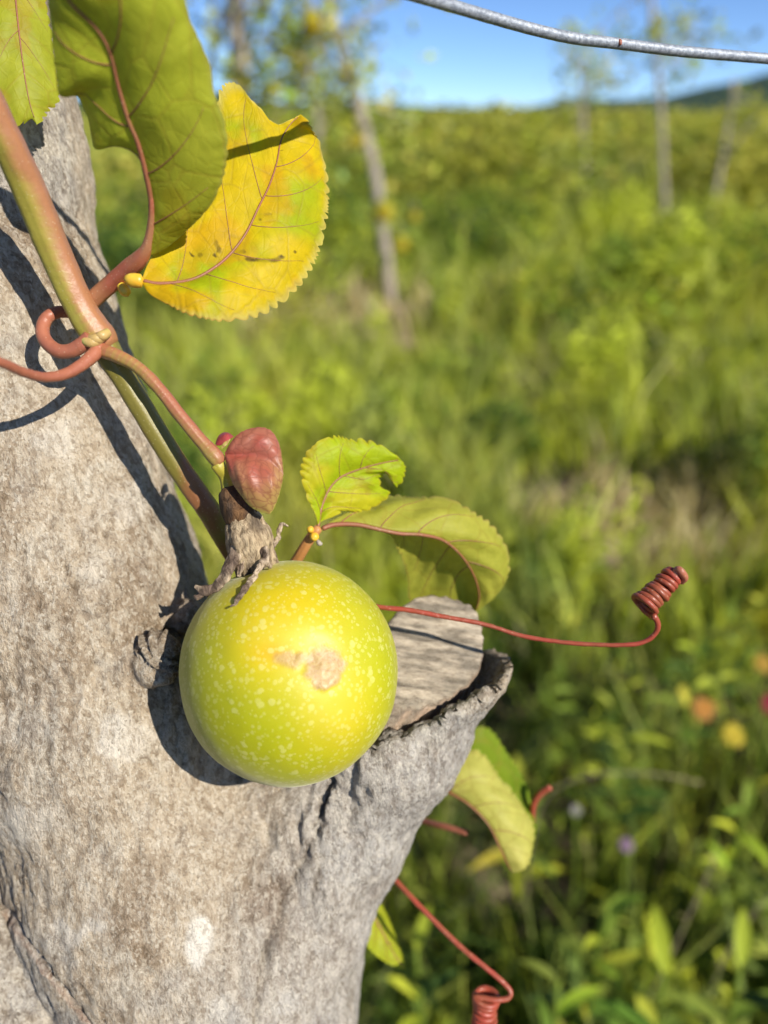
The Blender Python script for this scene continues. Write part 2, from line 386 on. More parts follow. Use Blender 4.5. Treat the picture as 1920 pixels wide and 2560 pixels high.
def mat_wire():
    m = M('galvanised_wire'); n1 = m.noise(900, 4, 0.7); n2 = m.noise(220, 3, 0.6)
    c = m.mix(m.ramp(n1, [(0.4, 0.0), (0.62, 1.0)]), (0.20, 0.22, 0.25), (0.40, 0.43, 0.46)); c = m.mix(m.ramp(n2, [(0.62, 0.0), (0.75, 0.6)]), c, (0.2, 0.2, 0.2))
    return m.done(m.bsdf(c, 0.5, 0.5, 0.35, normal=m.bump(n1, 0.5, 0.0004)))
def mat_foliage(name='foliage', fac=0.35, rough=0.6):
    m = M(name); col = m.attr('Col'); nz = m.noise(40, 2)
    c = m.mix(m.math('MULTIPLY', nz, 0.4), col, m.mix(1.0, col, (0.6, 0.6, 0.5), 'MULTIPLY'))
    return m.done(m.trans(m.bsdf(c, rough, 0.18), m.mix(1.0, c, (1.1, 1.05, 0.5), 'MULTIPLY'), fac))
def mat_plain(name, a, b, scale, rough=0.8, spec=0.3):
    m = M(name); nz = m.noise(scale, 5, 0.6); c = m.mix(m.ramp(nz, [(0.35, 0), (0.65, 1)]), a, b)
    return m.done(m.bsdf(c, rough, spec, normal=m.bump(nz, 0.4, 0.2 / scale)))

def mat_soil():
    m = M('soil'); col = m.attr('Col'); nz = m.noise(14, 5, 0.65)
    return m.done(m.bsdf(m.mix(m.ramp(nz, [(0.35, 0.0), (0.65, 1.0)]), m.mix(1.0, col, (0.6, 0.57, 0.52), 'MULTIPLY'), col), 0.9, 0.2, normal=m.bump(nz, 0.6, 0.02)))

MAT = dict(leaf=mat_leaf(), stem=mat_stemcol(), bark=mat_bark(), wood=mat_wood(), fruit=mat_fruit(), dry=mat_dry(), bract=mat_bract(), wire=mat_wire(),
           fol=mat_foliage(), tendril=mat_stem('red_tendril', (0.36, 0.060, 0.035), (0.28, 0.075, 0.035), 0.38), pink=mat_stem('pink_tendril', (0.40, 0.14, 0.075), (0.32, 0.105, 0.06), 0.42),
           vein=mat_stem('leaf_vein', (0.30, 0.10, 0.05), (0.26, 0.12, 0.045), 0.5), gland=mat_stem('orange_gland', (0.75, 0.36, 0.02), (0.7, 0.5, 0.05), 0.35),
           ground=mat_soil(), hill=mat_plain('hill_forest', (0.018, 0.04, 0.022), (0.04, 0.07, 0.03), 0.05),
           farbark=mat_plain('smooth_grey_bark', (0.30, 0.25, 0.20), (0.42, 0.36, 0.29), 25), post=mat_plain('grey_post', (0.3, 0.27, 0.22), (0.4, 0.36, 0.3), 30))

# ================================================================== the setting: ground, hills
def ground_z(x, y):
    P = np.stack((x, y, np.zeros_like(x)), -1)
    return 0.10 * fbm(P * 0.35, 3, 5) * sstep(1.5, 6, np.hypot(x, y)) + 0.02 * fbm(P * 2.5, 2, 6)
def zone(X, Y):
    """0..1 maps of dry and lush ground"""
    P = np.stack((X, Y, X * 0), -1)
    nz = fbm(P * 1.5, 3, 21); nz2 = fbm(P * 0.55 + 9, 3, 33)
    dry = sstep(0.12, 0.42, nz + 0.8 * np.exp(-(((X - 0.95) / 0.6) ** 2 + ((Y - 2.25) / 0.42) ** 2)) + 0.7 * np.exp(-(((X + 0.3) / 1.0) ** 2 + ((Y - 5.0) / 0.75) ** 2)) + 0.5 * np.exp(-(((X - 0.5) / 0.15) ** 2 + ((Y - 0.95) / 0.2) ** 2)) - 0.20)
    lush = sstep(-0.1, 0.35, nz2 + 0.6 * np.exp(-(((X - 0.8) / 1.8) ** 2 + ((Y - 3.9) / 1.3) ** 2)))
    return dry, lush
r = np.concatenate((np.linspace(0.0, 8, 90), 8 * (1.09 ** np.arange(1, 66)))); a = np.linspace(0, 2 * np.pi, 289)[:-1]
X = r[:, None] * np.sin(a)[None]; Y = r[:, None] * np.cos(a)[None]; Z = ground_z(X, Y)
V = np.stack((X, Y, Z), -1).reshape(-1, 3); nr, na = len(r), len(a)
i = np.arange(nr - 1)[:, None] * na; j = np.arange(na)[None]
F = np.stack((i + j, i + na + j, i + na + (j + 1) % na, i + (j + 1) % na), -1).reshape(-1, 4)
dryg = zone(V[:, 0], V[:, 1])[0]; gcol = lerp(np.array([0.075, 0.058, 0.034]), np.array([0.46, 0.36, 0.23]), dryg) * (1 + 0.3 * fbm(V * 3, 3, 12))[:, None]
tag(obj('ground', make_mesh('ground', V, F, True, {'Col': gcol}), MAT['ground']), None, kind='structure')
# hills along the skyline, one range with a rise on the right
th = np.linspace(-1.3, 1.3, 140); ns = 8; V = []
for k in range(ns):
    t = k / (ns - 1); R = 420 + 260 * t
    rise = 17 + 26 * np.exp(-((th - 0.50) / 0.16) ** 2) + 7 * np.exp(-((th + 0.25) / 0.25) ** 2) + 5 * fbm(np.stack((th * 9, th * 0, th * 0), -1), 3, 8)
    V.append(np.stack((R * np.sin(th), R * np.cos(th), -3 + rise * math.sin(t * math.pi / 2) + 1.2 * fbm(np.stack((th * 60, th * 0 + k, th * 0), -1), 2, 9) * t), -1))
V = np.array(V).reshape(-1, 3); n = len(th); i = np.arange(ns - 1)[:, None] * n; j = np.arange(n - 1)[None]
tag(obj('hills', make_mesh('hills', V, np.stack((i + j, i + j + 1, i + n + j + 1, i + n + j), -1).reshape(-1, 4)), MAT['hill']), None, kind='structure')

# ================================================================== foliage generators
def leaf_quads(Pc, size, col, up=0.4, aspect=0.55, seed=1, normal=None):
    """one bent four-sided leaf for each centre"""
    g = np.random.default_rng(seed); n = len(Pc); size = np.broadcast_to(size, (n,))
    ax = g.normal(size=(n, 3)); ax[:, 2] = ax[:, 2] * 0.6 + up; ax /= np.linalg.norm(ax, axis=1)[:, None]
    s = np.cross(ax, g.normal(size=(n, 3))); s /= np.linalg.norm(s, axis=1)[:, None] + 1e-9
    nn = np.cross(ax, s); L = size[:, None]
    w = L * aspect * 0.5
    V = np.stack((Pc - ax * L * 0.5, Pc + s * w + nn * L * 0.10, Pc + ax * L * 0.5 - nn * L * 0.06, Pc - s * w + nn * L * 0.10), 1).reshape(-1, 3)
    F = (np.arange(n)[:, None] * 4 + np.arange(4)[None])
    tri = np.vstack((F[:, [0, 1, 2]], F[:, [0, 2, 3]]))
    return V, [tri], np.repeat(col, 4, axis=0)
def blades(base, h, w, lean, col, seed=1):
    """grass blades: two quads and a tip"""
    g = np.random.default_rng(seed); n = len(base); a = g.uniform(0, 2 * np.pi, n); b = g.uniform(0, 2 * np.pi, n)
    s = np.stack((np.cos(a), np.sin(a), 0 * a), -1) * np.broadcast_to(w, (n,))[:, None] * 0.5
    d = np.stack((np.cos(b), np.sin(b), 0 * b), -1) * (np.broadcast_to(lean, (n,)) * np.broadcast_to(h, (n,)))[:, None]
    up = np.zeros((n, 3)); up[:, 2] = h
    m = base + up * 0.55 + d * 0.25; tip = base + up * 0.95 + d
    V = np.stack((base - s, base + s, m + s * 0.9, m - s * 0.9, tip), 1).reshape(-1, 3); o = np.arange(n)[:, None] * 5
    return V, [o + np.array([[0, 1, 2, 3]]), o + np.array([[3, 2, 4]])], np.repeat(col, 5, axis=0)
def stuff(name, parts, label, cat):
    V, F = merge([(p[0], p[1]) for p in parts]); col = np.vstack([p[2] for p in parts])
    return tag(obj(name, make_mesh(name, V, F, False, {'Col': col}), MAT['fol']), label, cat, kind='stuff')
def tint(n, palette, seed, spread=0.25):
    g = np.random.default_rng(seed); pal = np.array([p[:3] for p in palette]); wt = np.array([p[3] for p in palette]); wt = wt / wt.sum()
    c = pal[g.choice(len(pal), n, p=wt)]
    return np.clip(c * (1 + spread * g.normal(size=(n, 1))) * (1 + 0.08 * g.normal(size=(n, 3))), 0.004, 0.9)
GREEN, DEEP, LIME, YEL, DRY = (0.24, 0.33, 0.045), (0.06, 0.12, 0.022), (0.50, 0.56, 0.05), (0.66, 0.57, 0.08), (0.62, 0.50, 0.31)
def field(n, y0, y1, seed, px0=-1350, px1=3250, power=1.0):
    n = int(n * 1.8); g = np.random.default_rng(seed); t = g.uniform(0, 1, n) ** power
    Y = y0 * (y1 / y0) ** t; px = g.uniform(px0, px1, n)
    d = Y * CP + (CAM_H - 0.2) * SP; X = (px - 960) / FPX * d
    return X, Y, g
def patch(X, Y, f, seed):
    """clump-sized colour of the plant cover: whole tufts share a tint"""
    P = np.stack((X, Y, X * 0), -1); dry, lush = zone(X, Y)
    a, b2, c2, d2 = (fbm(P * f * k + 3.1 * k, 3, seed + q) for q, k in enumerate((1.0, 1.9, 0.6, 3.0)))
    c = lerp(np.array(GREEN), np.array(DEEP), sstep(-0.02, 0.28, a)); c = lerp(c, np.array(LIME) * 1.1, sstep(-0.05, 0.22, b2 + 0.25 * lush - 0.06) * 0.95)
    c = lerp(c, np.array(YEL) * 0.9, sstep(0.15, 0.4, c2 + 0.3 * d2) * 0.6); c = lerp(c, np.array([0.46, 0.49, 0.13]), sstep(0.15, 0.4, d2) * 0.6)
    return c, dry, lush, a, d2
parts = []
# short grass from the camera's feet to fifty metres
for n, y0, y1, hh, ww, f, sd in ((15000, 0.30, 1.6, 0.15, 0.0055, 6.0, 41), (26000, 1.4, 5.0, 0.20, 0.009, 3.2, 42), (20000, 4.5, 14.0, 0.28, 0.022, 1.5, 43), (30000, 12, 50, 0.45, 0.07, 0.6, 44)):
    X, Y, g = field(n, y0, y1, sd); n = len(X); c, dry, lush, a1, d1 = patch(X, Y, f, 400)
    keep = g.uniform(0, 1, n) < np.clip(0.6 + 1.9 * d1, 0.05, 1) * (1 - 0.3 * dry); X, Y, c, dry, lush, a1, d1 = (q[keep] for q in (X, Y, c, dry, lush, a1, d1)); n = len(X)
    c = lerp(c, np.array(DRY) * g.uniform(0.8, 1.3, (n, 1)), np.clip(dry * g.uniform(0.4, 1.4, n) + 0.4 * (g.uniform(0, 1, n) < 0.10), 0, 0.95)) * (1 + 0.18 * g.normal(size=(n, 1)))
    if y0 < 1: c = lerp(c, np.array(DEEP) * 1.2, 0.6 * (g.uniform(0, 1, n) < 0.75))  # near blades painted a darker green to stand in for foreground shade
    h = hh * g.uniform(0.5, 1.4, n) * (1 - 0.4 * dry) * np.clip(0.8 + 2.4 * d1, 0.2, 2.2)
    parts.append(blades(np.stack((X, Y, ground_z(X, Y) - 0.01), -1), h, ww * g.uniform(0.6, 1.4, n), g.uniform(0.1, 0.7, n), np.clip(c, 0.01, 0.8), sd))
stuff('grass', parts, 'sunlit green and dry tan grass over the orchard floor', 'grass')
# broad-leaved ground weeds, too many to count
parts = []
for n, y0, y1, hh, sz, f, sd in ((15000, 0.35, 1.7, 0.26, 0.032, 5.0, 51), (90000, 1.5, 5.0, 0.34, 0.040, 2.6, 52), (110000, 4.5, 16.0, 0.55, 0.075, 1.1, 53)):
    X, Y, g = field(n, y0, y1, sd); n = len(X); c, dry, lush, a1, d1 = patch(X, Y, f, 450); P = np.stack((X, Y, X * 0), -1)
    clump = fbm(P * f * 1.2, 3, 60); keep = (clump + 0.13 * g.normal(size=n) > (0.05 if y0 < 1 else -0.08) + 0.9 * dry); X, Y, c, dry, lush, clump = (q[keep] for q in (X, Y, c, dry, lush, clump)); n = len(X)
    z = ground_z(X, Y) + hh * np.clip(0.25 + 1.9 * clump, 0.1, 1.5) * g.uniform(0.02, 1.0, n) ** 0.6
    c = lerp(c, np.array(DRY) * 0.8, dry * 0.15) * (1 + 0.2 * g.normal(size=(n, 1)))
    if y0 < 1: c = lerp(c, np.array(DEEP) * 1.2, 0.7 * (fbm(np.stack((X, Y, X * 0), -1) * 9, 2, 77) < 0.12))  # near leaves darkened in patches, shade between the plants put into their colour
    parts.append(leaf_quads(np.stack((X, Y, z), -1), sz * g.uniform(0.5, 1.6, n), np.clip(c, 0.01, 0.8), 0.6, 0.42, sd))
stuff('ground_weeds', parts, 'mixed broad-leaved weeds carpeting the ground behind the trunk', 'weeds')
# far rows of vines and saplings reading as one mass
X, Y, g = field(90000, 9.0, 70.0, 61); P = np.stack((X, Y, X * 0), -1)
cl = fbm(P * np.array([0.6, 0.35, 1]), 3, 70); c, dry, lush, a1, d1 = patch(X, Y, 0.7, 480)
top = np.clip(0.7 + 1.2 * cl + 0.024 * (Y - 12), 0.2, 2.2); keep = g.uniform(0, 1, len(X)) < np.clip(0.75 + cl, 0.25, 1); X, Y, top, c = X[keep], Y[keep], top[keep], c[keep]; n = len(X)
z = top * g.uniform(0.0, 1.0, n) ** 0.6; zz = z / (top + 1e-6)
c = lerp(c, np.array([0.40, 0.39, 0.07]), np.clip(sstep(0.3, 1.0, zz) * 0.75 * g.uniform(0, 1.5, n), 0, 1)) * (1 + 0.2 * g.normal(size=(n, 1))); yl = g.uniform(0, 1, n) < 0.10; c[yl] = np.array([0.72, 0.62, 0.12])
stuff('far_orchard', [leaf_quads(np.stack((X, Y, z), -1), (0.07 + 0.0055 * Y) * g.uniform(0.5, 1.5, n), np.clip(c, 0.01, 0.8), 0.3, 0.6, 63)], 'distant yellow-green rows of vines merging below the skyline', 'orchard')

def shrub(name, px, Y, rx, rz, n, pal, label, seed, size=0.05):
    b = G(px, Y); b[2] = float(ground_z(np.array([b[0]]), np.array([b[1]]))[0])
    root = thing(name, b, label, 'shrub'); g = np.random.default_rng(seed)
    q = g.normal(size=(n, 3)); q /= np.linalg.norm(q, axis=1)[:, None]; q *= (g.uniform(0, 1, n) ** 0.42)[:, None]
    lump = 1 + 0.45 * fbm(q * 2.3 + seed, 3, seed); q = q * lump[:, None]; q[:, 2] = np.abs(q[:, 2])
    P = b + q * np.array([rx, rx * 0.8, rz]) + np.array([0, 0, 0.04]); keep = fbm(P * 5.5, 2, seed + 3) > -0.22; P = P[keep]
    c = tint(len(P), pal, seed); V, F, cc = leaf_quads(P, size * g.uniform(0.5, 1.6, len(P)), c, 0.3, 0.55, seed)
    obj('foliage', make_mesh('foliage', V, F, False, {'Col': cc}), MAT['fol'], root)
    st = []
    for k in range(6):
        a = g.uniform(0, 6.28); e = b + np.array([math.cos(a) * rx * 0.6, math.sin(a) * rx * 0.5, rz * g.uniform(0.5, 0.8)])
        S = spline(np.array([b - [0, 0, 0.05], (b + e) / 2 + [0, 0, 0.08], e]), 6); st.append(tube(S, np.linspace(0.012, 0.004, 6), 5))
    V, F = merge(st); obj('stems', make_mesh('stems', V, F), MAT['farbark'], root)
PG = [(*GREEN, 5), (*DEEP, 4), (*LIME, 1.5)]; PL = [(*GREEN, 4), (*LIME, 4), (*YEL, 0.6), (*DEEP, 1)]
shrub('green_shrub', 740, 7.0, 0.95, 0.85, 7000, PG, 'dark green shrub behind the slender trunk with yellow fruit', 71)
shrub('green_shrub', 420, 6.0, 0.9, 0.74, 6000, PG, 'dark green shrub seen between the grey trunk and the yellow leaf', 72)
shrub('green_shrub', 1180, 7.4, 0.8, 0.66, 5000, PG, 'mid green shrub right of the slender trunk with yellow fruit', 73)
shrub('green_shrub', 1500, 4.6, 0.75, 0.48, 4500, PL, 'bright lime green shrub in the sunlit middle of the field', 74, 0.04)
shrub('green_shrub', 1860, 5.2, 0.8, 0.62, 4500, PL, 'yellow-green shrub at the right edge below the hill', 75, 0.045)
shrub('green_shrub', 1230, 2.75, 0.20, 0.20, 1700, [(*DEEP, 5), (*GREEN, 3)], 'low dark green clump right above the curled olive leaf', 76, 0.03)

# ================================================================== background trees and posts
def tree(pxs, Y, r0, r1, label, seed, crown, nleaf, leafsize, pal, name='young_tree', branches=6):
    """pxs: trunk line as pixels from the base up; crown: (px, py, half width px, half height px)"""
    d0 = lambda z: Y * CP + (CAM_H - z) * SP
    pts = []
    for k, (px, py) in enumerate(pxs):
        ray = toworld(C(px, py, 1.0)) - np.array([0, 0, CAM_H]); t = Y / ray[1]; p = np.array([0, 0, CAM_H]) + ray * t; pts.append(p)
    gz = float(ground_z(np.array([pts[0][0]]), np.array([pts[0][1]]))[0]); pts[0][2] = gz - 0.05
    root = thing(name, (pts[0][0], pts[0][1], gz), label, 'tree'); S = spline(np.array(pts), 26); g = np.random.default_rng(seed)
    V, F = tube(S, np.linspace(r0, r1, 26), 12, noise=r0 * 0.25, nscale=9, seed=seed); trunk = obj('trunk', make_mesh('trunk', V, F), MAT['farbark'], root)
    cx, cy, hw, hh = crown; scale = (Y * CP) / FPX
    ray = toworld(C(cx, cy, 1.0)) - np.array([0, 0, CAM_H]); cen = np.array([0, 0, CAM_H]) + ray * (Y / ray[1])
    br, cl = [], []
    for k in range(branches):
        s = S[int(g.integers(12, 25))]; e = cen + g.uniform(-1, 1, 3) * np.array([hw * scale, hw * scale * 0.6, hh * scale])
        Q = spline(np.array([s, (s + e) / 2 + g.normal(size=3) * 0.06, e]), 8); br.append(tube(Q, np.linspace(r1 * 0.55, 0.006, 8), 6)); cl += [Q[4], Q[6], Q[7]]
    V, F = merge(br); obj('branches', make_mesh('branches', V, F), MAT['farbark'], trunk)
    cl = np.array(cl); P = cl[g.integers(0, len(cl), nleaf)] + g.normal(size=(nleaf, 3)) * np.array([0.13, 0.13, 0.11]) * (hw * scale / 0.6 + 0.4) * 0.75
    c = tint(nleaf, pal, seed); V, F, cc = leaf_quads(P, leafsize * g.uniform(0.5, 1.5, nleaf), c, 0.0, 0.6, seed)
    obj('crown', make_mesh('crown', V, F, False, {'Col': cc}), MAT['fol'], root)
    return S
PT = [(*GREEN, 2), (*LIME, 3), (0.42, 0.47, 0.16, 3), (*YEL, 1.6)]
tree([(978, 790), (962, 620), (938, 440), (898, 270), (845, 100), (800, -150), (780, -400)], 5.6, 0.042, 0.028, 'slender leaning grey trunk with yellow fruit, right of the yellow leaf', 81, (890, 140, 300, 200), 1100, 0.07, PT, branches=12)
tree([(650, 760), (625, 500), (606, 220), (592, 20), (590, -300)], 5.9, 0.068, 0.055, 'pale tan tree trunk rising above the yellow leaf', 82, (560, 60, 190, 190), 420, 0.07, PT, branches=8)
tree([(1668, 640), (1660, 480), (1650, 250), (1632, 60), (1622, -200)], 8.0, 0.030, 0.020, 'thin grey sapling trunk under the right half of the wire', 83, (1640, 110, 190, 120), 260, 0.085, PT, branches=7)
tree([(1470, 480), (1462, 380), (1455, 250), (1460, 150)], 12.0, 0.032, 0.022, 'faint small sapling with a round tuft below the wire', 84, (1440, 160, 90, 55), 200, 0.10, PT, branches=6)
tree([(1790, 480), (1812, 360), (1830, 260), (1835, 200)], 10.5, 0.034, 0.028, 'slanted pale sapling at the foot of the hill', 85, (1850, 250, 60, 50), 70, 0.09, PT, branches=4)
tree([(800, 470), (795, 340), (792, 230), (790, 120)], 13.0, 0.05, 0.03, 'distant sapling with a yellowish crown near the skyline', 86, (800, 170, 130, 80), 320, 0.12, PL, branches=8)
def far_fruit(px, py, Y, r, label):
    ray = toworld(C(px, py, 1.0)) - np.array([0, 0, CAM_H]); p = np.array([0, 0, CAM_H]) + ray * (Y / ray[1])
    u = np.linspace(0, np.pi, 14); S = np.stack((0 * u, 0 * u, -np.cos(u) * r * 1.08), -1) + p
    V, F = tube(S, np.maximum(np.sin(u) * r, 1e-4), 16); col = lerp(np.array([0.62, 0.43, 0.03]), np.array([0.45, 0.42, 0.04]), sstep(-r, r, V[:, 2] - p[2]))
    root = thing('hanging_fruit', p, label, 'fruit', 'yellow fruits on the background trees'); obj('peel', make_mesh('peel', V, F, True, {'Col': col}), MAT['fol'], root)
    V, F = tube(spline(np.array([p + [0, 0, r], p + [0.01, 0, r + 0.03], p + [-0.015, 0.03, r + 0.07]]), 6), np.linspace(0.004, 0.003, 6), 6); obj('stalk', make_mesh('stalk', V, F), MAT['farbark'], root)
far_fruit(960, 527, 5.4, 0.062, 'round yellow fruit against the middle of the slender trunk')
far_fruit(1003, 610, 5.4, 0.050, 'pale yellow fruit hanging lower right of the slender trunk')
far_fruit(1035, 540, 5.5, 0.035, 'small yellowish fruit to the right of the round yellow fruit')
far_fruit(780, 55, 5.3, 0.060, 'yellow fruit high against the blue sky')
far_fruit(893, 350, 5.4, 0.045, 'faint yellow fruit on the upper slender trunk')

# ================================================================== near weeds and flowers, each a plant
def weed(px, py, d, h, n, label, seed, length=0.05, pal=PL):
    c = W(px, py, d); g = np.random.default_rng(seed); b = np.array([c[0] + g.normal() * 0.02, c[1] + 0.03, 0.0]); b[2] = float(ground_z(b[:1], b[1:2])[0])
    root = thing('leafy_weed', b, label, 'weed'); S = spline(np.array([b - [0, 0, 0.02], (b + c) / 2 + [0.015, 0, 0], c]), 12)
    V, F = tube(S, np.linspace(0.0035, 0.002, 12), 6); obj('stem', make_mesh('stem', V, F, True, {'Col': np.tile(GREEN, (len(V), 1))}), MAT['fol'], root)
    for k in range(n):
        t = 0.45 + 0.55 * (k + 1) / n; o = S[min(11, int(t * 11))]; a = k * 2.399 + g.uniform(-0.3, 0.3); up = g.uniform(0.3, 1.3)
        L = length * g.uniform(0.75, 1.25) * (1.15 - 0.35 * t); D = np.array([math.cos(a), math.sin(a), up]); D /= np.linalg.norm(D); s = np.cross(D, [0, 0, 1]); s /= np.linalg.norm(s)
        u = np.linspace(0, 1, 9); mid = o + D * (u * L)[:, None] + np.array([0, 0, -1]) * (0.35 * L * u ** 2)[:, None]; w = L * 0.105 * np.sin(np.pi * u ** 0.75) ** 0.8 + 1e-4
        nn = np.cross(s, D); V = np.concatenate((mid - s * w[:, None] + nn * (w * 0.4)[:, None], mid, mid + s * w[:, None] + nn * (w * 0.4)[:, None])); i = np.arange(8)
        F = np.vstack((np.stack((i, i + 1, 9 + i + 1, 9 + i), -1), np.stack((9 + i, 9 + i + 1, 18 + i + 1, 18 + i), -1)))
        cc = tint(1, pal, seed * 31 + k)[0]; obj('leaf', make_mesh('leaf', V, F, True, {'Col': np.tile(cc, (len(V), 1))}), MAT['fol'], root)
weed(1395, 2455, 0.62, 0.3, 10, 'lance-leaved green weed just right of the lower coiled tendril', 91, 0.065)
weed(1520, 2290, 0.78, 0.3, 14, 'bushy bright green weed above the bottom edge, right of centre', 92, 0.085)
weed(1660, 2440, 0.66, 0.3, 12, 'broad-leaved weed at the bottom edge left of the corner', 93, 0.08)
weed(1850, 2420, 0.68, 0.3, 12, 'leafy weed filling the bottom right corner', 94, 0.08)
weed(1040, 2380, 0.75, 0.3, 12, 'green weed at the foot of the trunk left of the coil', 95, 0.07)
weed(1880, 1980, 0.95, 0.3, 14, 'tall yellow-green weed at the right edge below the yellow flower', 96, 0.08, [(*LIME, 5), (*GREEN, 2)])
weed(1300, 1980, 1.05, 0.3, 12, 'slim upright weed behind the drooping pale leaf', 97, 0.08)
weed(1760, 1600, 1.25, 0.3, 14, 'green weed below the red coiled tendril at the right', 98, 0.10)
weed(1560, 1850, 1.15, 0.3, 14, 'dark green weed in the middle right between flowers', 99, 0.09, PG)
def flower(px, py, d, r, col, core, label, npet, seed):
    c = W(px, py, d); g = np.random.default_rng(seed); b = np.array([c[0] + 0.02, c[1] + 0.03, 0.0]); b[2] = float(ground_z(b[:1], b[1:2])[0])
    root = thing('wild_flower', b, label, 'flower'); S = spline(np.array([b - [0, 0, 0.02], (b + c) / 2 + [0.01, 0.0, 0], c]), 10)
    V, F = tube(S, np.linspace(0.0025, 0.0018, 10), 6); obj('stem', make_mesh('stem', V, F, True, {'Col': np.tile(GREEN, (len(V), 1))}), MAT['fol'], root)
    nrm = np.array([0.1, -0.6, 0.78]); nrm /= np.linalg.norm(nrm); e1 = np.cross(nrm, [1, 0, 0]); e1 /= np.linalg.norm(e1); e2 = np.cross(nrm, e1)
    for k in range(npet):
        a = k * 2 * np.pi / npet * (1 if npet < 12 else 1.618) + g.uniform(-0.1, 0.1); D = math.cos(a) * e1 + math.sin(a) * e2; s = np.cross(nrm, D); u = np.linspace(0.1, 1, 6); lift = g.uniform(0.1, 0.7)
        mid = c + D * (u * r)[:, None] + nrm * (lift * r * u - 0.4 * r * u ** 2)[:, None]; w = r * 0.34 * np.sin(np.pi * (0.12 + 0.76 * u)); V = np.concatenate((mid - s * w[:, None], mid + nrm * 0.1 * r, mid + s * w[:, None])); i = np.arange(5)
        F = np.vstack((np.stack((i, i + 1, 7 + i, 6 + i), -1), np.stack((6 + i, 7 + i, 13 + i, 12 + i), -1))); cc = np.array(col) * g.uniform(0.85, 1.1)
        obj('petal', make_mesh('petal', V, F, True, {'Col': np.tile(cc, (len(V), 1))}), MAT['fol'], root)
    u = np.linspace(0, np.pi, 8); V, F = tube(c + nrm * (-np.cos(u) * r * 0.2 + r * 0.1)[:, None], np.maximum(np.sin(u) * r * 0.34, 1e-4), 10); obj('flower_centre', make_mesh('flower_centre', V, F, True, {'Col': np.tile(core, (len(V), 1))}), MAT['fol'], root)
flower(1757, 1772, 1.15, 0.018, (0.46, 0.22, 0.05), (0.6, 0.25, 0.02), 'orange flower head among the weeds at the right', 18, 101)
flower(1832, 1838, 1.12, 0.017, (0.56, 0.45, 0.04), (0.5, 0.32, 0.02), 'yellow flower head beside the orange flower', 16, 102)
flower(1930, 1762, 1.1, 0.017, (0.30, 0.03, 0.05), (0.25, 0.02, 0.02), 'red flower cut off by the right edge', 14, 103)
flower(1908, 1660, 1.25, 0.016, (0.45, 0.28, 0.04), (0.4, 0.2, 0.02), 'small amber flower at the right edge above the red flower', 12, 104)
flower(1566, 2112, 0.95, 0.009, (0.26, 0.17, 0.25), (0.24, 0.15, 0.22), 'pale purple flower head low in the dark weeds', 16, 105)
flower(1440, 2025, 1.0, 0.007, (0.32, 0.31, 0.28), (0.3, 0.26, 0.26), 'whitish flower head right of the drooping pale leaf', 14, 106)
# thin arching dry stalks
def stalk(pts, label):
    P = spline(np.array([W(*p) for p in pts]), 24); b = P[0]; root = thing('dry_grass_stalk', b, label, 'grass stalk')
    V, F = tube(P, np.linspace(0.0022, 0.0009, 24), 6); obj('stem', make_mesh('stem', V, F, True, {'Col': np.tile((0.42, 0.36, 0.2), (len(V), 1))}), MAT['fol'], root)
    V, F, c = leaf_quads(P[16:] + RNG.normal(size=(8, 3)) * 0.002, 0.010, np.tile((0.45, 0.38, 0.2), (8, 1)), 0.3, 0.3, 5); obj('seed_head', make_mesh('seed_head', V, F, False, {'Col': c}), MAT['fol'], root)
stalk([(1560, 2620, 1.06), (1660, 2420, 0.85), (1740, 2250, 0.80), (1790, 2140, 0.78)], 'pale dry stalk slanting up from the bottom right weeds')
stalk([(1720, 2640, 1.04), (1800, 2420, 0.85), (1880, 2290, 0.80), (1960, 2200, 0.78)], 'dry stalk leaning into the bottom right corner')
stalk([(1300, 2400, 1.2), (1340, 2050, 1.0), (1450, 1945, 0.95), (1640, 1935, 0.92), (1750, 1960, 0.92)], 'thin pale stalk arching over the weeds at the right')

# ================================================================== the grey forked tree trunk
MAIN = [(-160, -120, 0.2520, 0.03419), (-130, 120, 0.2540, 0.03467), (-82, 420, 0.2560, 0.03563), (-24, 800, 0.2580, 0.03756), (82, 1150, 0.2620, 0.03968), (178, 1470, 0.2670, 0.04218), (280, 1800, 0.2740, 0.04478), (400, 2150, 0.2820, 0.04767), (514, 2560, 0.2920, 0.05080), (560, 2820, 0.3020, 0.0515)]
STUB = [(1128, 1600, .252, .0200), (1105, 1637, .256, .0206), (955, 1835, .266, .0262), (805, 2032, .277, .0300), (640, 2260, .285, .0405), (560, 2480, .291, .0455)]
LIMB = [(-420, 1800, 0.2530, 0.01500), (-120, 2240, 0.2590, 0.01500), (60, 2480, 0.2640, 0.01620), (300, 2780, 0.2830, 0.02000)]
SAX = C(*STUB[1][:3]) - C(*STUB[2][:3]); SAX /= np.linalg.norm(SAX)
CUT0, CUT1, CUT2 = C(1060, 1797, .2435), C(1287, 1652, .252), C(1235, 1606, .274)
CUTN = np.cross(CUT1 - CUT0, CUT2 - CUT0); CUTN /= np.linalg.norm(CUTN)
if np.dot(CUTN, SAX) < 0: CUTN = -CUTN
KNOT = C(398, 1652, .2330)
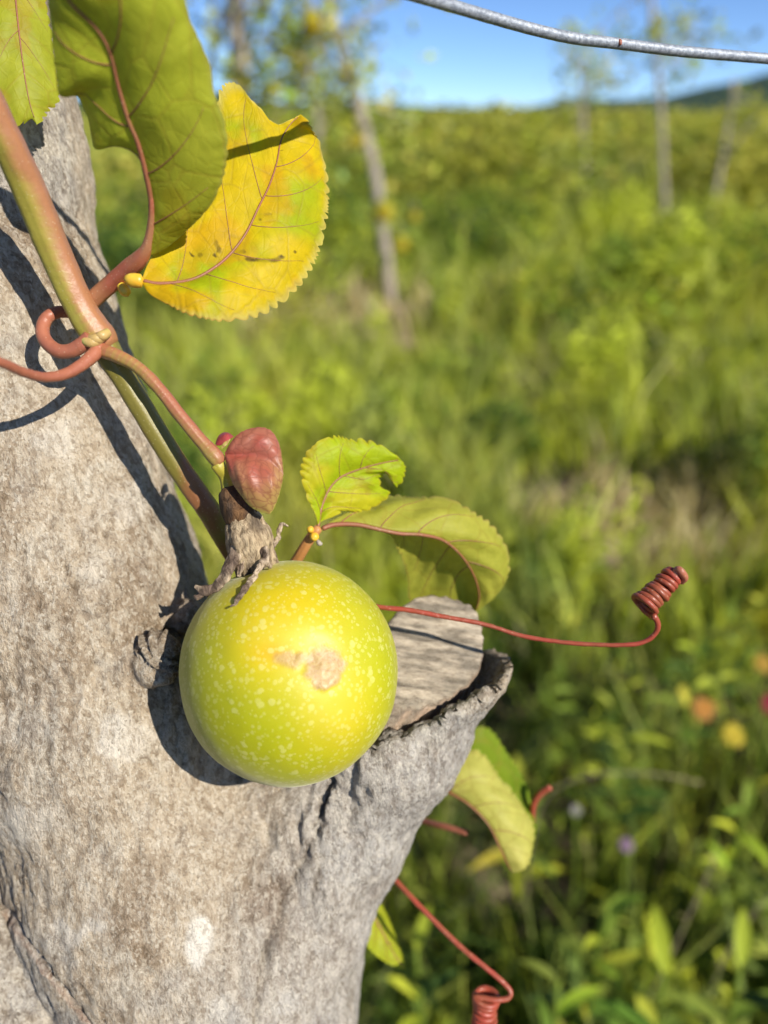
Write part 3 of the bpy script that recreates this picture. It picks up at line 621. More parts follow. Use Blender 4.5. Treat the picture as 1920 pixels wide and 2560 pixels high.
def bark_sdf(P):
    main = chain(P, MAIN, 0.012)
    stub = chain(P, STUB, 0.010)
    ds = np.minimum(seg_sdf(P, C(*STUB[0][:3]) + SAX * .012, C(*STUB[1][:3]), .0, .0), seg_sdf(P, C(*STUB[1][:3]), C(*STUB[2][:3]), 0, 0))
    up = (P - CUT0) @ CUTN
    jag = 0.0005 * np.sin(P[..., 0] * 2100 + 3 * np.sin(P[..., 1] * 900)) * np.sin(P[..., 2] * 1700 + P[..., 1] * 800) + 0.0005 * np.sin(P[..., 0] * 520 + P[..., 1] * 300)
    hollow = ds - 0.0188 + 0.0004 * np.sin(P[..., 0] * 700)
    deep = (P - C(*STUB[1][:3])) @ SAX + 0.030
    stub = np.maximum(stub, np.minimum(up + jag, 0.02)); stub = np.maximum(stub, -np.maximum(hollow, -deep))
    b = smin(main, stub, 0.018)
    b = smin(b, np.linalg.norm((P - KNOT) * np.array([1.0, 0.9, 1.4]), axis=-1) - 0.0068, 0.006)
    b = smin(b, np.linalg.norm(P - C(478, 1535, .246), axis=-1) - 0.0045, 0.006)
    return np.minimum(b, chain(P, LIMB, 0.01))
V, Q, Nv = sdf_mesh(bark_sdf, (-0.198, -0.228, 0.190), (0.050, 0.184, 0.358), 0.00112)
px, py = pix(V); front = Nv[:, 2] < 0.15
lw = V * np.array([1.0, 0.45, 1.0])                    # relief stretched along the trunk
disp = 0.0010 * fbm(lw * 330, 3, 110) + 0.0011 * fbm(lw * 120, 3, 111) + 0.0014 * fbm(V * 40, 2, 112)
ax_y = V * np.array([1.0, 0.22, 1.0]); ax_y = ax_y + 0.0012 * np.stack([vnoise(V * 130 + 7 * k, 150 + k) for k in range(3)], -1)
f1c, f2c = fbm(ax_y * 210, 2, 117), fbm(ax_y * 330 + 5, 2, 118); wear = sstep(-0.25, 0.35, fbm(V * 32, 3, 119))
fiss = np.maximum(np.exp(-(f1c / 0.055) ** 2) * wear, 0.8 * np.exp(-(f2c / 0.06) ** 2) * sstep(-0.1, 0.4, fbm(V * 45 + 9, 3, 124)))     # short fissures along the grain
disp += 0.00035 - 0.00085 * fiss
def groove(pts, w, depth, wob=4.0):
    x = px + wob * fbm(np.stack((px, py, px * 0), -1) * 0.05, 2, 115) * 2; y = py
    return -depth * np.exp(-(polydist(x, y, pts) / w) ** 2) * front
CRACK1 = [(828, 1935), (818, 1985), (800, 2020), (795, 2050), (780, 2068)]
CRACK2 = [(806, 2060), (788, 2090), (768, 2130), (758, 2150), (735, 2200), (705, 2270), (668, 2380), (650, 2450), (636, 2560)]
CRACK3 = [(805, 2140), (796, 2200), (782, 2240), (776, 2262)]
CRACK4 = [(860, 1930), (880, 2000), (870, 2060), (880, 2090)]
SEAM = [(-30, 2220), (30, 2300), (60, 2350), (120, 2430), (180, 2505), (230, 2570)]
rough = np.exp(-(polydist(px, py, [(870, 1900), (850, 2000), (735, 2120), (680, 2260), (640, 2480)]) / 85) ** 2) * front
disp += rough * 0.0034 * fbm(V * np.array([330, 90, 330]), 3, 116)
disp += groove(CRACK1, 6, 0.0040) + groove(CRACK2, 8, 0.0026) + groove(CRACK3, 6, 0.0016) + groove(CRACK4, 16, 0.0016) + groove([(660, 2060), (680, 2200), (665, 2330), (655, 2420)], 9, 0.0012) + groove(SEAM, 6, 0.0022)
kd = np.hypot((px - 430) * 0.95, (py - 1610)); km = sstep(95, 80, kd) * sstep(12, 30, kd) * (py > 1560) * (px < 470) * front
disp += km * 0.0013 * np.sin(kd * 0.30 + 1.2 * fbm(np.stack((px, py, px * 0), -1) * 0.03, 2, 3)) + -0.0014 * np.exp(-((kd - 88) / 6) ** 2) * (py > 1570) * (px < 450) * front
V = V + Nv * disp[:, None]
# colour of the bark: tan, brown, blue-grey and pale crusts of lichen
b1 = fbm(lw * 55, 4, 120); b2 = fbm(V * 28 + 5, 4, 121); b3 = fbm(V * 90, 4, 122)
col = lerp(np.array([0.50, 0.405, 0.285]), np.array([0.33, 0.25, 0.165]), sstep(-0.15, 0.5, b1))
col = lerp(col, np.array([0.39, 0.36, 0.315]), sstep(0.0, 0.45, b2) * 0.8)
col = lerp(col, np.array([0.55, 0.48, 0.37]), sstep(0.22, 0.5, b3) * 0.65)
col = lerp(col, np.array([0.14, 0.10, 0.065]), fiss * 0.75)
wobx = px + 34 * fbm(np.stack((px, py, px * 0), -1) * 0.022, 4, 130); woby = py + 34 * fbm(np.stack((px, py, px * 0), -1) * 0.022 + 40, 4, 131)
lich = np.zeros(len(V))
for (lx, ly, rx, ry, s) in ((595, 1850, 55, 70, .9), (640, 1800, 45, 35, .7), (495, 2350, 42, 62, 1.0), (1035, 1883, 18, 17, 1.0), (330, 1855, 70, 45, .35), (90, 2050, 90, 60, .25), (290, 1840, 50, 60, .55), (560, 2530, 45, 40, .6), (200, 2330, 70, 22, .5), (715, 2505, 34, 26, .7), (950, 2100, 60, 80, .35), (800, 2160, 20, 70, .5), (330, 1250, 40, 60, .4), (150, 1100, 60, 50, .35), (235, 1440, 50, 40, .35), (890, 2260, 50, 90, .3)):
    lich = np.maximum(lich, s * sstep(1.15, 0.75, np.hypot((wobx - lx) / rx, (woby - ly) / ry)))
col = lerp(col, np.array([0.76, 0.70, 0.59]), np.clip(lich * 1.1, 0, 1) * front)
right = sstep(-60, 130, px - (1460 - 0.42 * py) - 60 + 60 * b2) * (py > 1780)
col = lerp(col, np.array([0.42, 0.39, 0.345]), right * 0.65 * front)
ck = np.zeros(len(V))
for pts, w in ((CRACK1, 5), (CRACK2, 4), (CRACK3, 4)): ck = np.maximum(ck, np.exp(-(polydist(px, py, pts) / w) ** 2))
col = lerp(col, np.array([0.10, 0.07, 0.045]), ck * 0.8 * front)
br = np.exp(-(polydist(px, py, [(700, 1985), (690, 2150), (655, 2330), (640, 2440)]) / 60) ** 2) * sstep(-0.2, 0.3, b3 + b1)
col = lerp(col, np.array([0.25, 0.18, 0.12]), br * 0.8 * front)
sd = np.exp(-(polydist(px, py, [(x + 3, y - 2) for x, y in SEAM]) / 5) ** 2); col = lerp(col, np.array([0.07, 0.045, 0.03]), sd * 0.85 * front)
kr = km * sstep(0.2, 0.9, -np.sin(kd * 0.30)); col = lerp(col, np.array([0.20, 0.14, 0.09]), kr * 0.7)
sm = np.exp(-((polydist(px, py, [(x - 7, y + 4) for x, y in SEAM])) / 4) ** 2); col = lerp(col, np.array([0.42, 0.25, 0.17]), sm * 0.5 * front)
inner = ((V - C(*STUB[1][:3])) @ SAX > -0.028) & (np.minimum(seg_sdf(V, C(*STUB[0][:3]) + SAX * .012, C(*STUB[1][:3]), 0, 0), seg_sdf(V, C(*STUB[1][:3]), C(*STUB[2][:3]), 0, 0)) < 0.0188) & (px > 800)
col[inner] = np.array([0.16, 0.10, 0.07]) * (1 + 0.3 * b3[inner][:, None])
base = np.array([0.10, 0.50, 0.0])
Vw = toworld(V)
# the rest of the trunk down to the soil and of the limbs out of view
lowc = toworld(C(555, 2790, .300)); g0 = np.array([lowc[0] + 0.035, lowc[1] + 0.02, -0.05]); base = np.array([g0[0], g0[1], 0.0])
S = spline(np.array([np.append(toworld(C(528, 2640, .294)), .0508), np.append(lowc, .053), np.append((lowc + g0) / 2 + [0.01, 0, 0], .058), np.append(g0 + [0, 0, .25], .062), np.append(g0, .085)]), 60)
ext = [tube(S[:, :3], S[:, 3], 40, noise=0.004, nscale=60, seed=3)]
tp = toworld(C(-156, -90, .252)); S = spline(np.array([np.append(toworld(C(-140, 40, .2535)), .0340), np.append(tp, .0340), np.append(tp + [-0.06, 0.05, 0.25], .031), np.append(tp + [-0.16, 0.06, 0.62], .024), np.append(tp + [-0.2, 0.1, 1.0], .018)]), 50)
ext.append(tube(S[:, :3], S[:, 3], 32, noise=0.003, nscale=60, seed=4))
lp = toworld(C(-400, 1830, .2535)); S = spline(np.array([np.append(toworld(C(-300, 1980, .257)), .0148), np.append(lp, .0148), np.append(lp + [-0.12, 0.02, 0.12], .013), np.append(lp + [-0.3, 0.06, 0.42], .010)]), 40)
ext.append(tube(S[:, :3], S[:, 3], 24, noise=0.002, nscale=80, seed=5))
Ve, Fe = merge([(Vw, [Q])] + ext); ce = np.tile((0.38, 0.31, 0.22), (len(Ve) - len(Vw), 1)) * (1 + 0.25 * fbm(Ve[len(Vw):] * 45, 3, 6))[:, None]
tree_root = thing('forked_tree', base, 'grey rough-barked forked tree trunk with a sawn branch stub, behind the yellow-green fruit', 'tree')
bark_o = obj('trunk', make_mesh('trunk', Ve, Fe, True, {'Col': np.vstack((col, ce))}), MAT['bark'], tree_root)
# dry sawn core of the stub, shrunk away from its bark
FACEP = C(1090, 1618, .2545); FACEN = np.array([0.12, 0.53, -0.83]); FACEN /= np.linalg.norm(FACEN)
COREP = C(1046, 1662, .2570)
EX = np.cross(SAX, [0, 0, 1.0]); EX /= np.linalg.norm(EX); EY = np.cross(SAX, EX)
def core_sdf(P):
    q = P - COREP; t = q @ SAX; x, y = q @ EX, q @ EY; r = np.hypot(x, y); an = np.arctan2(y, x)
    R = 0.0161 + 0.0008 * np.sin(2 * an + 0.6) + 0.00045 * np.sin(5 * an + 1) + 0.00022 * np.sin(23 * an)
    cyl = r - R + np.minimum(0, t + 0.012) * 0.05
    pl = (P - FACEP) @ FACEN
    d = -smin(-cyl, -pl, 0.0022)
    d = np.maximum(d, -(t + 0.045))
    return d
V, Q, Nv = sdf_mesh(core_sdf, COREP - 0.055, COREP + 0.045, 0.0009)
q = V - COREP; face = sstep(0.5, 0.85, Nv @ FACEN); Sur = np.stack((q @ EX, q @ SAX, q @ EY), -1)
fx = np.cross(FACEN, SAX); fx /= np.linalg.norm(fx); fy = np.cross(FACEN, fx)
SurF = np.stack((q @ (0.6 * fx + 0.8 * fy), (q @ (0.8 * fx - 0.6 * fy)), q @ FACEN), -1)
V = V + Nv * (0.00035 * fbm(Sur * np.array([700, 60, 700]), 3, 140) * (1 - face) + face * 0.0008 * fbm(SurF * np.array([620, 110, 300]), 3, 141))[:, None]
bb = fbm(SurF * 90, 3, 142)
col = lerp(np.array([0.44, 0.33, 0.235]), np.array([0.56, 0.40, 0.27]), sstep(-0.3, 0.4, fbm(Sur * np.array([500, 30, 500]), 3, 143)))
col = lerp(col, lerp(np.array([0.42, 0.35, 0.255]), np.array([0.32, 0.27, 0.20]), sstep(-0.2, 0.4, bb)), face)
streak = fbm(SurF * np.array([620, 90, 300]), 3, 141); col = lerp(col, col * 0.55, face * sstep(0.0, -0.35, streak)); col = lerp(col, np.minimum(col * 1.35, 0.7), face * sstep(0.05, 0.4, streak))
obj('sawn_core', make_mesh('sawn_core', toworld(V), Q, True, {'Col': col, 'Sur': np.where(face[:, None] > 0.5, SurF, Sur)}), MAT['wood'], tree_root)['label'] = 'weathered sawn wood core shrunk inside the bark of the stub'

# ================================================================== the galvanised wire
wp = [(700, -1500, .10), (715, -900, .12), (735, -500, .138), (748, -290, .148), (770, -165, .157), (805, -96, .163), (852, -66, .168), (959, -33, .179), (1010, -20, .1855), (1048, -9, .189), (1151, 21, .197), (1270, 56, .205), (1356, 79, .210), (1442, 97, .215), (1553, 110, .221), (1699, 128, .228), (1920, 147, .238), (2400, 190, .255), (4000, 320, .31)]
V, F, S = ptube([(*p, 0.00148) for p in wp], 400, 20, noise=0.00006, nscale=900, seed=8)
wire = thing('fence_wire', W(1442, 97, .215), 'thick grey galvanised wire sagging across the blue sky at top right', 'wire')
obj('strand', make_mesh('strand', toworld(V), F), MAT['wire'], wire)
# a rusty nick on the wire
V, F, S2 = ptube([(1547, 100, .2195, .00035), (1550, 104, .2192, .0006), (1551, 112, .2193, .0004)], 8, 8); V2 = toworld(V); obj('rust_nick', make_mesh('rust_nick', V2, F), MAT['pink'], wire)

# ================================================================== the passion vine
vine = thing('passion_vine', W(250, 838, .2155), 'reddish green passion vine with yellowing leaves and red tendrils climbing over the trunk', 'vine')
def stemcol(V, green, red, lo, hi, axis=None, seed=0):
    """stem colour: one side blushed red, patchy"""
    d = V - V.mean(0); n = fbm(V * 70, 3, seed); return lerp(np.array(green), np.array(red), sstep(lo, hi, n))
def vstem(name, pts, n, parent, green, red, lo=-0.3, hi=0.3, seg=20, seed=0, side=0.0, noise=0.00022):
    V, F, S = ptube(pts, n, max(seg, 28), noise=noise, nscale=220, seed=seed, ribs=0.035)
    k = np.argmin(((V[:, None, :1] - S[None, ::4, :1]) ** 2 + (V[:, None, 1:2] - S[None, ::4, 1:2]) ** 2)[..., 0], 1) if side else None
    nz = fbm(V * np.array([110, 40, 110]), 3, seed + 1)
    if side:
        T = S[min(len(S) - 1, 4)] - S[0]; off = V - S[::4][k][:, :3]; rr = S[::4][k][:, 3]; nz = nz * 0.6 + side * off[:, 0] / rr
    o = obj(name, make_mesh(name, toworld(V), F, True, {'Col': lerp(np.array(green), np.array(red), sstep(lo, hi, nz))}), MAT['stem'], parent); return o
# main stem to the node, then on behind the fruit and round the stub
main_stem = vstem('stem', [(-150, 20, .176, 0.00387), (-60, 200, .184, 0.00396), (12, 345, .192, 0.00405), (75, 480, .2005, 0.00423), (132, 620, .2080, 0.00432), (190, 750, .2130, 0.00414), (228, 815, .2150, 0.00441), (250, 845, .2160, 0.00459), (262, 866, .2165, 0.00396)], 120, vine, (0.36, 0.31, 0.05), (0.38, 0.17, 0.075), -0.2, 0.55, 24, 150, side=0.75)
rear = vstem('stem', [(248, 845, .2175, .0042), (300, 930, .2195, .0035), (360, 1030, .2225, .0034), (440, 1160, .2275, .0034), (520, 1275, .235, .0035), (590, 1390, .247, .0035), (680, 1500, .262, .0035), (800, 1700, .312, .0032), (930, 1930, .335, .003), (940, 2150, .340, .003), (860, 2400, .345, .003)], 160, vine, (0.20, 0.17, 0.03), (0.26, 0.11, 0.045), -0.3, 0.4, 20, 151)
# pale collar at the node
ring = []
for k in range(3):
    a0 = k * 0.9; ring.append(ptube([(205 + 18 * k, 850 - 6 * k, .2112, .0009), (230 + 12 * k, 856 - 8 * k, .2106, .0015), (264 + 4 * k, 842 - 6 * k, .212, .0010)], 14, 10, noise=0.0003, nscale=500, seed=k)[:2])
V, F = merge(ring); obj('node_collar', make_mesh('node_collar', toworld(V), F, True, {'Col': lerp(np.array([0.45, 0.44, 0.10]), np.array([0.5, 0.34, 0.12]), sstep(-.2, .3, fbm(V * 300, 2, 7)))}), MAT['stem'], vine)
# upper petiole and its nectar glands
petiole = vstem('petiole', [(215, 768, .217, 0.00232), (240, 742, .216, 0.00232), (285, 703, .213, 0.00232), (322, 672, .210, 0.00249), (348, 648, .207, 0.00215), (366, 620, .2045, 0.00146), (377, 565, .2010, 0.00103), (379, 505, .1970, 0.00069), (371, 455, .1940, 0.00034)], 60, vine, (0.38, 0.17, 0.08), (0.38, 0.11, 0.06), -0.4, 0.4, 18, 152)
def gland(pts, name='nectar_gland', parent=vine, mat='gland'):
    V, F, S = ptube(pts, 14, 16); return obj(name, make_mesh(name, toworld(V), F), MAT[mat], parent)
gland([(318, 697, .2070, .0011), (328, 700, .2062, .0018), (345, 702, .2062, .0019), (356, 702, .2065, .0016), (357, 702, .2065, .0010)], parent=petiole)
gland([(300, 712, .211, .0010), (312, 726, .211, .0016), (322, 730, .211, .0013)], parent=petiole)
# ---- leaves
def leaf(mid, left, right, label, nu=150, nv=26, bulge=(0.0, 0.0), serr=0.0011, teeth=34, rib=0.00075, nsec=6, wr=0.0006, seed=0, paint=None, side=1, red=0.8, pleat=0.0006, parent=vine, veins=True, name='leaf', mat='leaf'):
    m = spline(np.array([C(*p) for p in mid]), nu); E = []
    u = np.linspace(0, 1, nu)
    for k, e in enumerate((left, right)):
        ed = spline(np.array([C(*p) for p in e]), nu); out = ed - m; L = np.linalg.norm(out, axis=1)[:, None]
        ph = u * teeth + 1.8 * vnoise(np.stack((u * teeth * 0.35, u * 0 + k, u * 0 + seed), -1), seed); tooth = np.abs(np.sin(np.pi * ph)) ** 0.7
        amp = serr * (0.3 + 1.1 * (0.5 + 0.5 * vnoise(np.stack((u * 13, u * 0 + k, u * 0), -1), seed + 5))) * sstep(0.06, 0.16, u) * sstep(1.0, 0.95, u)
        E.append((ed, out / (L + 1e-6) * np.minimum((amp * (tooth - 0.5))[:, None], L * 0.2)))
    T = np.gradient(m, axis=0); T /= np.linalg.norm(T, axis=1)[:, None] + 1e-12
    rows, vv = [], []
    ts = np.linspace(0, 1, nv) ** 0.8
    def surf(side_k, t):
        e, tv = E[side_k]; out = e - m; N = np.cross(T, out); N /= np.linalg.norm(N, axis=1)[:, None] + 1e-9
        if side_k == 0: N = -N
        N = np.where((N[:, 2:3] > 0), -N, N)            # towards the viewer's side
        for _ in range(3): N = (np.roll(N, 1, 0) + N + np.roll(N, -1, 0)) / 3
        L = np.linalg.norm(out, axis=1); q = m + out * t + N * (bulge[side_k] * 4 * t * (1 - t) * np.minimum(1, L / 0.012))[:, None]
        ns = nsec if isinstance(nsec, int) else nsec[side_k]; ripple = pleat * np.cos(2 * np.pi * (u * (ns + 1) - 0.22 * t * (ns + 1))) * np.sin(np.pi * min(1, t * 1.1)) * np.minimum(1, L / 0.01)
        wv = wr * fbm(q * 75 + seed, 3, seed + 2) * min(1.0, t * 3) * np.minimum(1, L / 0.008)
        return q + N * (ripple + wv)[:, None] + tv * max(0.0, (t - 0.7) / 0.3) ** 1.5, N
    for t in ts[::-1]: rows.append(surf(0, t)[0]); vv.append(-t)
    for t in ts[1:]: rows.append(surf(1, t)[0]); vv.append(t)
    A = np.array(rows).transpose(1, 0, 2); nw = A.shape[1]; V = A.reshape(-1, 3)
    i = np.arange(nu - 1)[:, None] * nw; j = np.arange(nw - 1)[None]
    F = np.stack((i + j, i + j + 1, i + nw + j + 1, i + nw + j), -1).reshape(-1, 4)
    U, Vv = np.meshgrid(u, np.array(vv), indexing='ij'); px, py = pix(V)
    Lm = np.sum(np.linalg.norm(np.diff(m, axis=0), axis=1)); wid = np.stack([np.linalg.norm(E[0][0] - m, axis=1), np.linalg.norm(E[1][0] - m, axis=1)], 1)
    Sur = np.stack(((U * Lm).ravel(), np.where(Vv < 0, Vv * wid[:, :1], Vv * wid[:, 1:]).ravel(), np.full(V.shape[0], seed * 0.1)), -1)
    col = paint(V, px, py, U.ravel(), Vv.ravel())
    o = obj(name, make_mesh(name, toworld(V), F, True, {'Col': col, 'Sur': Sur}), MAT[mat], parent)
    if label: o['label'] = label
    if veins:
        Nc = surf(1, 0.02)[1]; P = m + Nc * rib * 0.25 * side
        Vm, Fm = tube(P[2:-4], np.linspace(rib, rib * 0.25, nu - 6), 8); obj('midrib', make_mesh('midrib', toworld(Vm), Fm), MAT['vein'], o)
        sec = []
        for k in range(2):
            ns = nsec if isinstance(nsec, int) else nsec[k]
            for s in range(ns):
                u0 = (s + 0.5) / (ns + 0.6) * 0.86 + 0.03 * k; tt = np.linspace(0.0, 0.86, 16); pts = []
                for t in tt:
                    uu = min(0.995, u0 + 0.20 * t ** 1.25); q, N = surf(k, t); ii = uu * (nu - 1); a0 = int(ii); fr = ii - a0; a1 = min(nu - 1, a0 + 1)
                    pts.append(q[a0] * (1 - fr) + q[a1] * fr + N[a0] * rib * 0.10 * side)
                pts = np.array(pts)
                if np.linalg.norm(pts[-1] - pts[0]) > 0.004: sec.append(tube(pts, np.linspace(rib * 0.24, rib * 0.06, 16), 6))
        if sec:
            Vs, Fs = merge(sec); obj('side_veins', make_mesh('side_veins', toworld(Vs), Fs), MAT['vein'], o)
    return o
YE, LI, GO, PA, OL = np.array([0.74, 0.53, 0.006]), np.array([0.44, 0.50, 0.008]), np.array([0.72, 0.38, 0.008]), np.array([0.72, 0.60, 0.16]), np.array([0.30, 0.32, 0.025])
# yellow leaf, face to the sun
SPOT = [([(613, 650), (640, 655), (668, 652), (695, 648), (708, 643)], 5.5), ([(535, 605), (545, 615), (550, 626)], 6), ([(540, 632), (545, 640)], 4), ([(607, 625), (612, 630)], 4), ([(497, 640), (502, 643)], 4), ([(650, 543), (668, 535), (674, 533)], 3), ([(674, 520), (676, 518)], 3), ([(480, 633), (486, 640)], 3.5), ([(735, 628), (737, 632)], 3), ([(702, 373), (705, 377)], 2.5)]
def paint_yellow(V, px, py, U, Vv):
    n1, n2, n3 = fbm(V * 95, 4, 201), fbm(V * 45 + 3, 3, 202), fbm(V * 300, 3, 203)
    c = lerp(YE, LI, sstep(0.05, 0.45, n2 + 0.35 * np.exp(-(((px - 720) / 75) ** 2 + ((py - 540) / 150) ** 2)) + 0.5 * np.exp(-(((px - 480) / 90) ** 2 + ((py - 680) / 45) ** 2)) - 0.15))
    c = lerp(c, GO, sstep(0.05, 0.45, n1 + 0.35 * np.exp(-((py - 560) / 110) ** 2 - ((px - 540) / 70) ** 2) + 0.35 * np.exp(-((py - 745) / 40) ** 2) + 0.45 * np.exp(-((py - 440) / 40) ** 2 - ((px - 775) / 35) ** 2) - 0.12) * 0.6)
    c = lerp(c, PA, sstep(0.86, 1.0, np.abs(Vv)) * 0.75 * sstep(0.03, 0.2, U))
    w = np.stack((px, py, px * 0), -1); x = px + 9 * fbm(w * 0.06, 3, 5); y = py + 9 * fbm(w * 0.06 + 7, 3, 6)
    for pts, r in SPOT: c = lerp(c, np.array([0.13, 0.085, 0.008]), sstep(r * 1.25, r * 0.6, polydist(x, y, pts)) * np.clip(0.75 + n3, 0.3, 1))
    c = lerp(c, np.array([0.40, 0.10, 0.03]), sstep(0.965, 1.0, Vv) * sstep(0.42, 0.1, U) * 0.8)
    return np.clip(c * (1 + 0.12 * n3[:, None]), 0.003, 0.95)
leaf([(354, 702, .206), (400, 710, .207), (476, 701, .209), (533, 672, .211), (577, 634, .213), (615, 583, .215), (647, 517, .217), (672, 466, .219), (691, 409, .221), (702, 352, .223), (722, 316, .224), (752, 286, .225)],
     [(354, 700, .206), (372, 655, .207), (415, 580, .210), (470, 480, .213), (515, 370, .216), (540, 270, .219), (556, 222, .220), (580, 209, .221), (602, 217, .221), (624, 246, .221), (652, 274, .222), (674, 300, .223), (700, 311, .224), (722, 302, .224), (752, 286, .225)],
     [(354, 706, 0.2060), (372, 732, 0.2050), (400, 751, 0.2050), (463, 783, 0.2050), (511, 796, 0.2053), (568, 802, 0.2080), (634, 789, 0.2120), (680, 767, 0.2154), (742, 718, 0.2200), (768, 682, 0.2220), (785, 650, 0.2240), (801, 606, 0.2260), (812, 555, 0.2280), (817, 510, 0.2290), (818, 460, 0.2300), (812, 410, 0.2310), (800, 360, 0.2310), (780, 325, 0.2250), (768, 300, 0.2250), (752, 286, 0.2250)],
     'bright yellow toothed leaf with brown specks, lit from the front', nu=230, nv=44, bulge=(0.000, 0.0025), serr=0.0016, teeth=38, rib=0.00055, nsec=(3, 6), wr=0.0009, seed=1, paint=paint_yellow, pleat=0.00015)
# dull olive leaf in front of it, seen from below
def paint_olive(V, px, py, U, Vv):
    n1, n3 = fbm(V * 60, 3, 211), fbm(V * 260, 3, 213)
    c = lerp(OL * 1.75, np.array([0.44, 0.46, 0.04]), sstep(-0.3, 0.3, n1)); c = lerp(c, np.array([0.42, 0.34, 0.02]), sstep(0.2, 0.45, fbm(V * 80 + 9, 3, 214)) * 0.5)
    c = lerp(c, np.array([0.45, 0.42, 0.10]), sstep(0.95, 1.0, np.abs(Vv)) * 0.6)
    return c * (1 + 0.08 * n3[:, None])
leaf([(362, 641, 0.2060), (377, 560, 0.2010), (379, 505, 0.1973), (367, 439, 0.1930), (346, 358, 0.1880), (323, 303, 0.1849), (299, 222, 0.1806), (276, 132, 0.1756), (241, 70, 0.1719), (180, 10, 0.1682), (130, -60, 0.1651), (100, -120, 0.1632)],
     [(361, 640, 0.2063), (372, 560, 0.2023), (374, 505, 0.1986), (362, 445, 0.1948), (344, 366, 0.1899), (285, 366, 0.1924), (240, 372, 0.1942), (226, 330, 0.1924), (222, 300, 0.1905), (205, 262, 0.1893), (192, 241, 0.1874), (150, 238, 0.1837), (140, 180, 0.1800), (128, 90, 0.1750), (118, 0, 0.1707), (108, -60, 0.1669), (100, -120, 0.1632)],
     [(364, 644, 0.2060), (400, 630, 0.2057), (447, 595, 0.2035), (517, 525, 0.1973), (552, 460, 0.1924), (566, 400, 0.1886), (567, 350, 0.1855), (558, 290, 0.1824), (536, 235, 0.1793), (526, 165, 0.1756), (502, 110, 0.1719), (474, 50, 0.1688), (462, 0, 0.1663), (430, -60, 0.1638), (320, -120, 0.1620), (100, -120, 0.1632)],
     'olive green leaf in shade at top left, underside with a red midrib', nu=170, nv=34, bulge=(0.001, 0.003), serr=0.0004, teeth=30, rib=0.0009, nsec=4, wr=0.0008, seed=2, paint=paint_olive, pleat=0.0002)
# pale leaf lying against the trunk at the top left corner
def paint_pale(V, px, py, U, Vv):
    n = fbm(V * 70, 3, 221); c = lerp(np.array([0.46, 0.48, 0.035]), np.array([0.40, 0.42, 0.03]), sstep(-0.2, 0.3, n)); return lerp(c, np.array([0.46, 0.36, 0.03]), sstep(0.15, 0.4, fbm(V * 140, 3, 222)) * 0.7)
leaf([(20, -260, .214), (30, -100, .214), (45, 60, .214), (60, 180, .215), (75, 262, .216), (92, 312, .217)], [(20, -260, .214), (-70, -100, .212), (-70, 60, .212), (-40, 190, .213), (-10, 255, .214), (22, 296, .216), (50, 312, .217), (78, 298, .217), (92, 312, .217)],
     [(20, -260, .214), (90, -120, .217), (117, 20, .219), (134, 120, .220), (146, 210, .221), (143, 255, .221), (118, 275, .220), (104, 300, .218), (92, 312, .217)], 'pale lime leaf in sun at the top left corner', nu=130, nv=26, bulge=(0.001, 0.001), serr=0.0016, teeth=24, rib=0.0004, nsec=3, wr=0.0008, seed=3, pleat=0.0002, paint=paint_pale)
# lime leaf with a bite in it
def paint_lime(V, px, py, U, Vv):
    n = fbm(V * 85, 3, 231); c = lerp(np.array([0.46, 0.55, 0.012]), np.array([0.60, 0.55, 0.02]), sstep(-0.1, 0.4, n + 0.4 * sstep(0.4, 1.0, np.abs(Vv)) - 0.1))
    c = lerp(c, np.array([0.62, 0.46, 0.03]), sstep(0.93, 1.0, np.abs(Vv)) * 0.6); return lerp(c, np.array([0.4, 0.22, 0.02]), sstep(0.3, 0.5, fbm(V * 220, 2, 232)) * 0.4)
z4 = lambda L: [(350 + x / 2.211, 1000 + y / 2.211, d) for x, y, d in L]
leaf(z4([(985, 705, .236), (1000, 600, .237), (1040, 500, .238), (1090, 440, .239), (1150, 405, .240), (1250, 370, .241), (1350, 345, .242), (1440, 330, .243)]),
     z4([(983, 703, .236), (972, 640, .234), (930, 540, .232), (900, 440, .231), (897, 370, .231), (938, 272, .232), (1000, 222, .234), (1090, 205, .236), (1180, 226, .238), (1250, 226, .239), (1320, 250, .240), (1395, 285, .241), (1440, 330, .243)]),
     z4([(988, 703, .236), (1003, 672, .236), (1060, 648, .237), (1125, 612, .239), (1200, 618, .242), (1290, 592, .245), (1385, 520, .248), (1338, 485, .246), (1322, 455, .245), (1333, 420, .245), (1370, 402, .245), (1425, 398, .245), (1445, 410, .245), (1440, 445, .246), (1418, 488, .247), (1452, 440, .246), (1466, 385, .245), (1458, 350, .244), (1440, 330, .243)]),
     'small lime yellow leaf with a round bite in its margin', nu=200, nv=26, bulge=(0.0025, 0.002), serr=0.0016, teeth=20, rib=0.00055, nsec=4, wr=0.0009, seed=4, paint=paint_lime, pleat=0.0003)
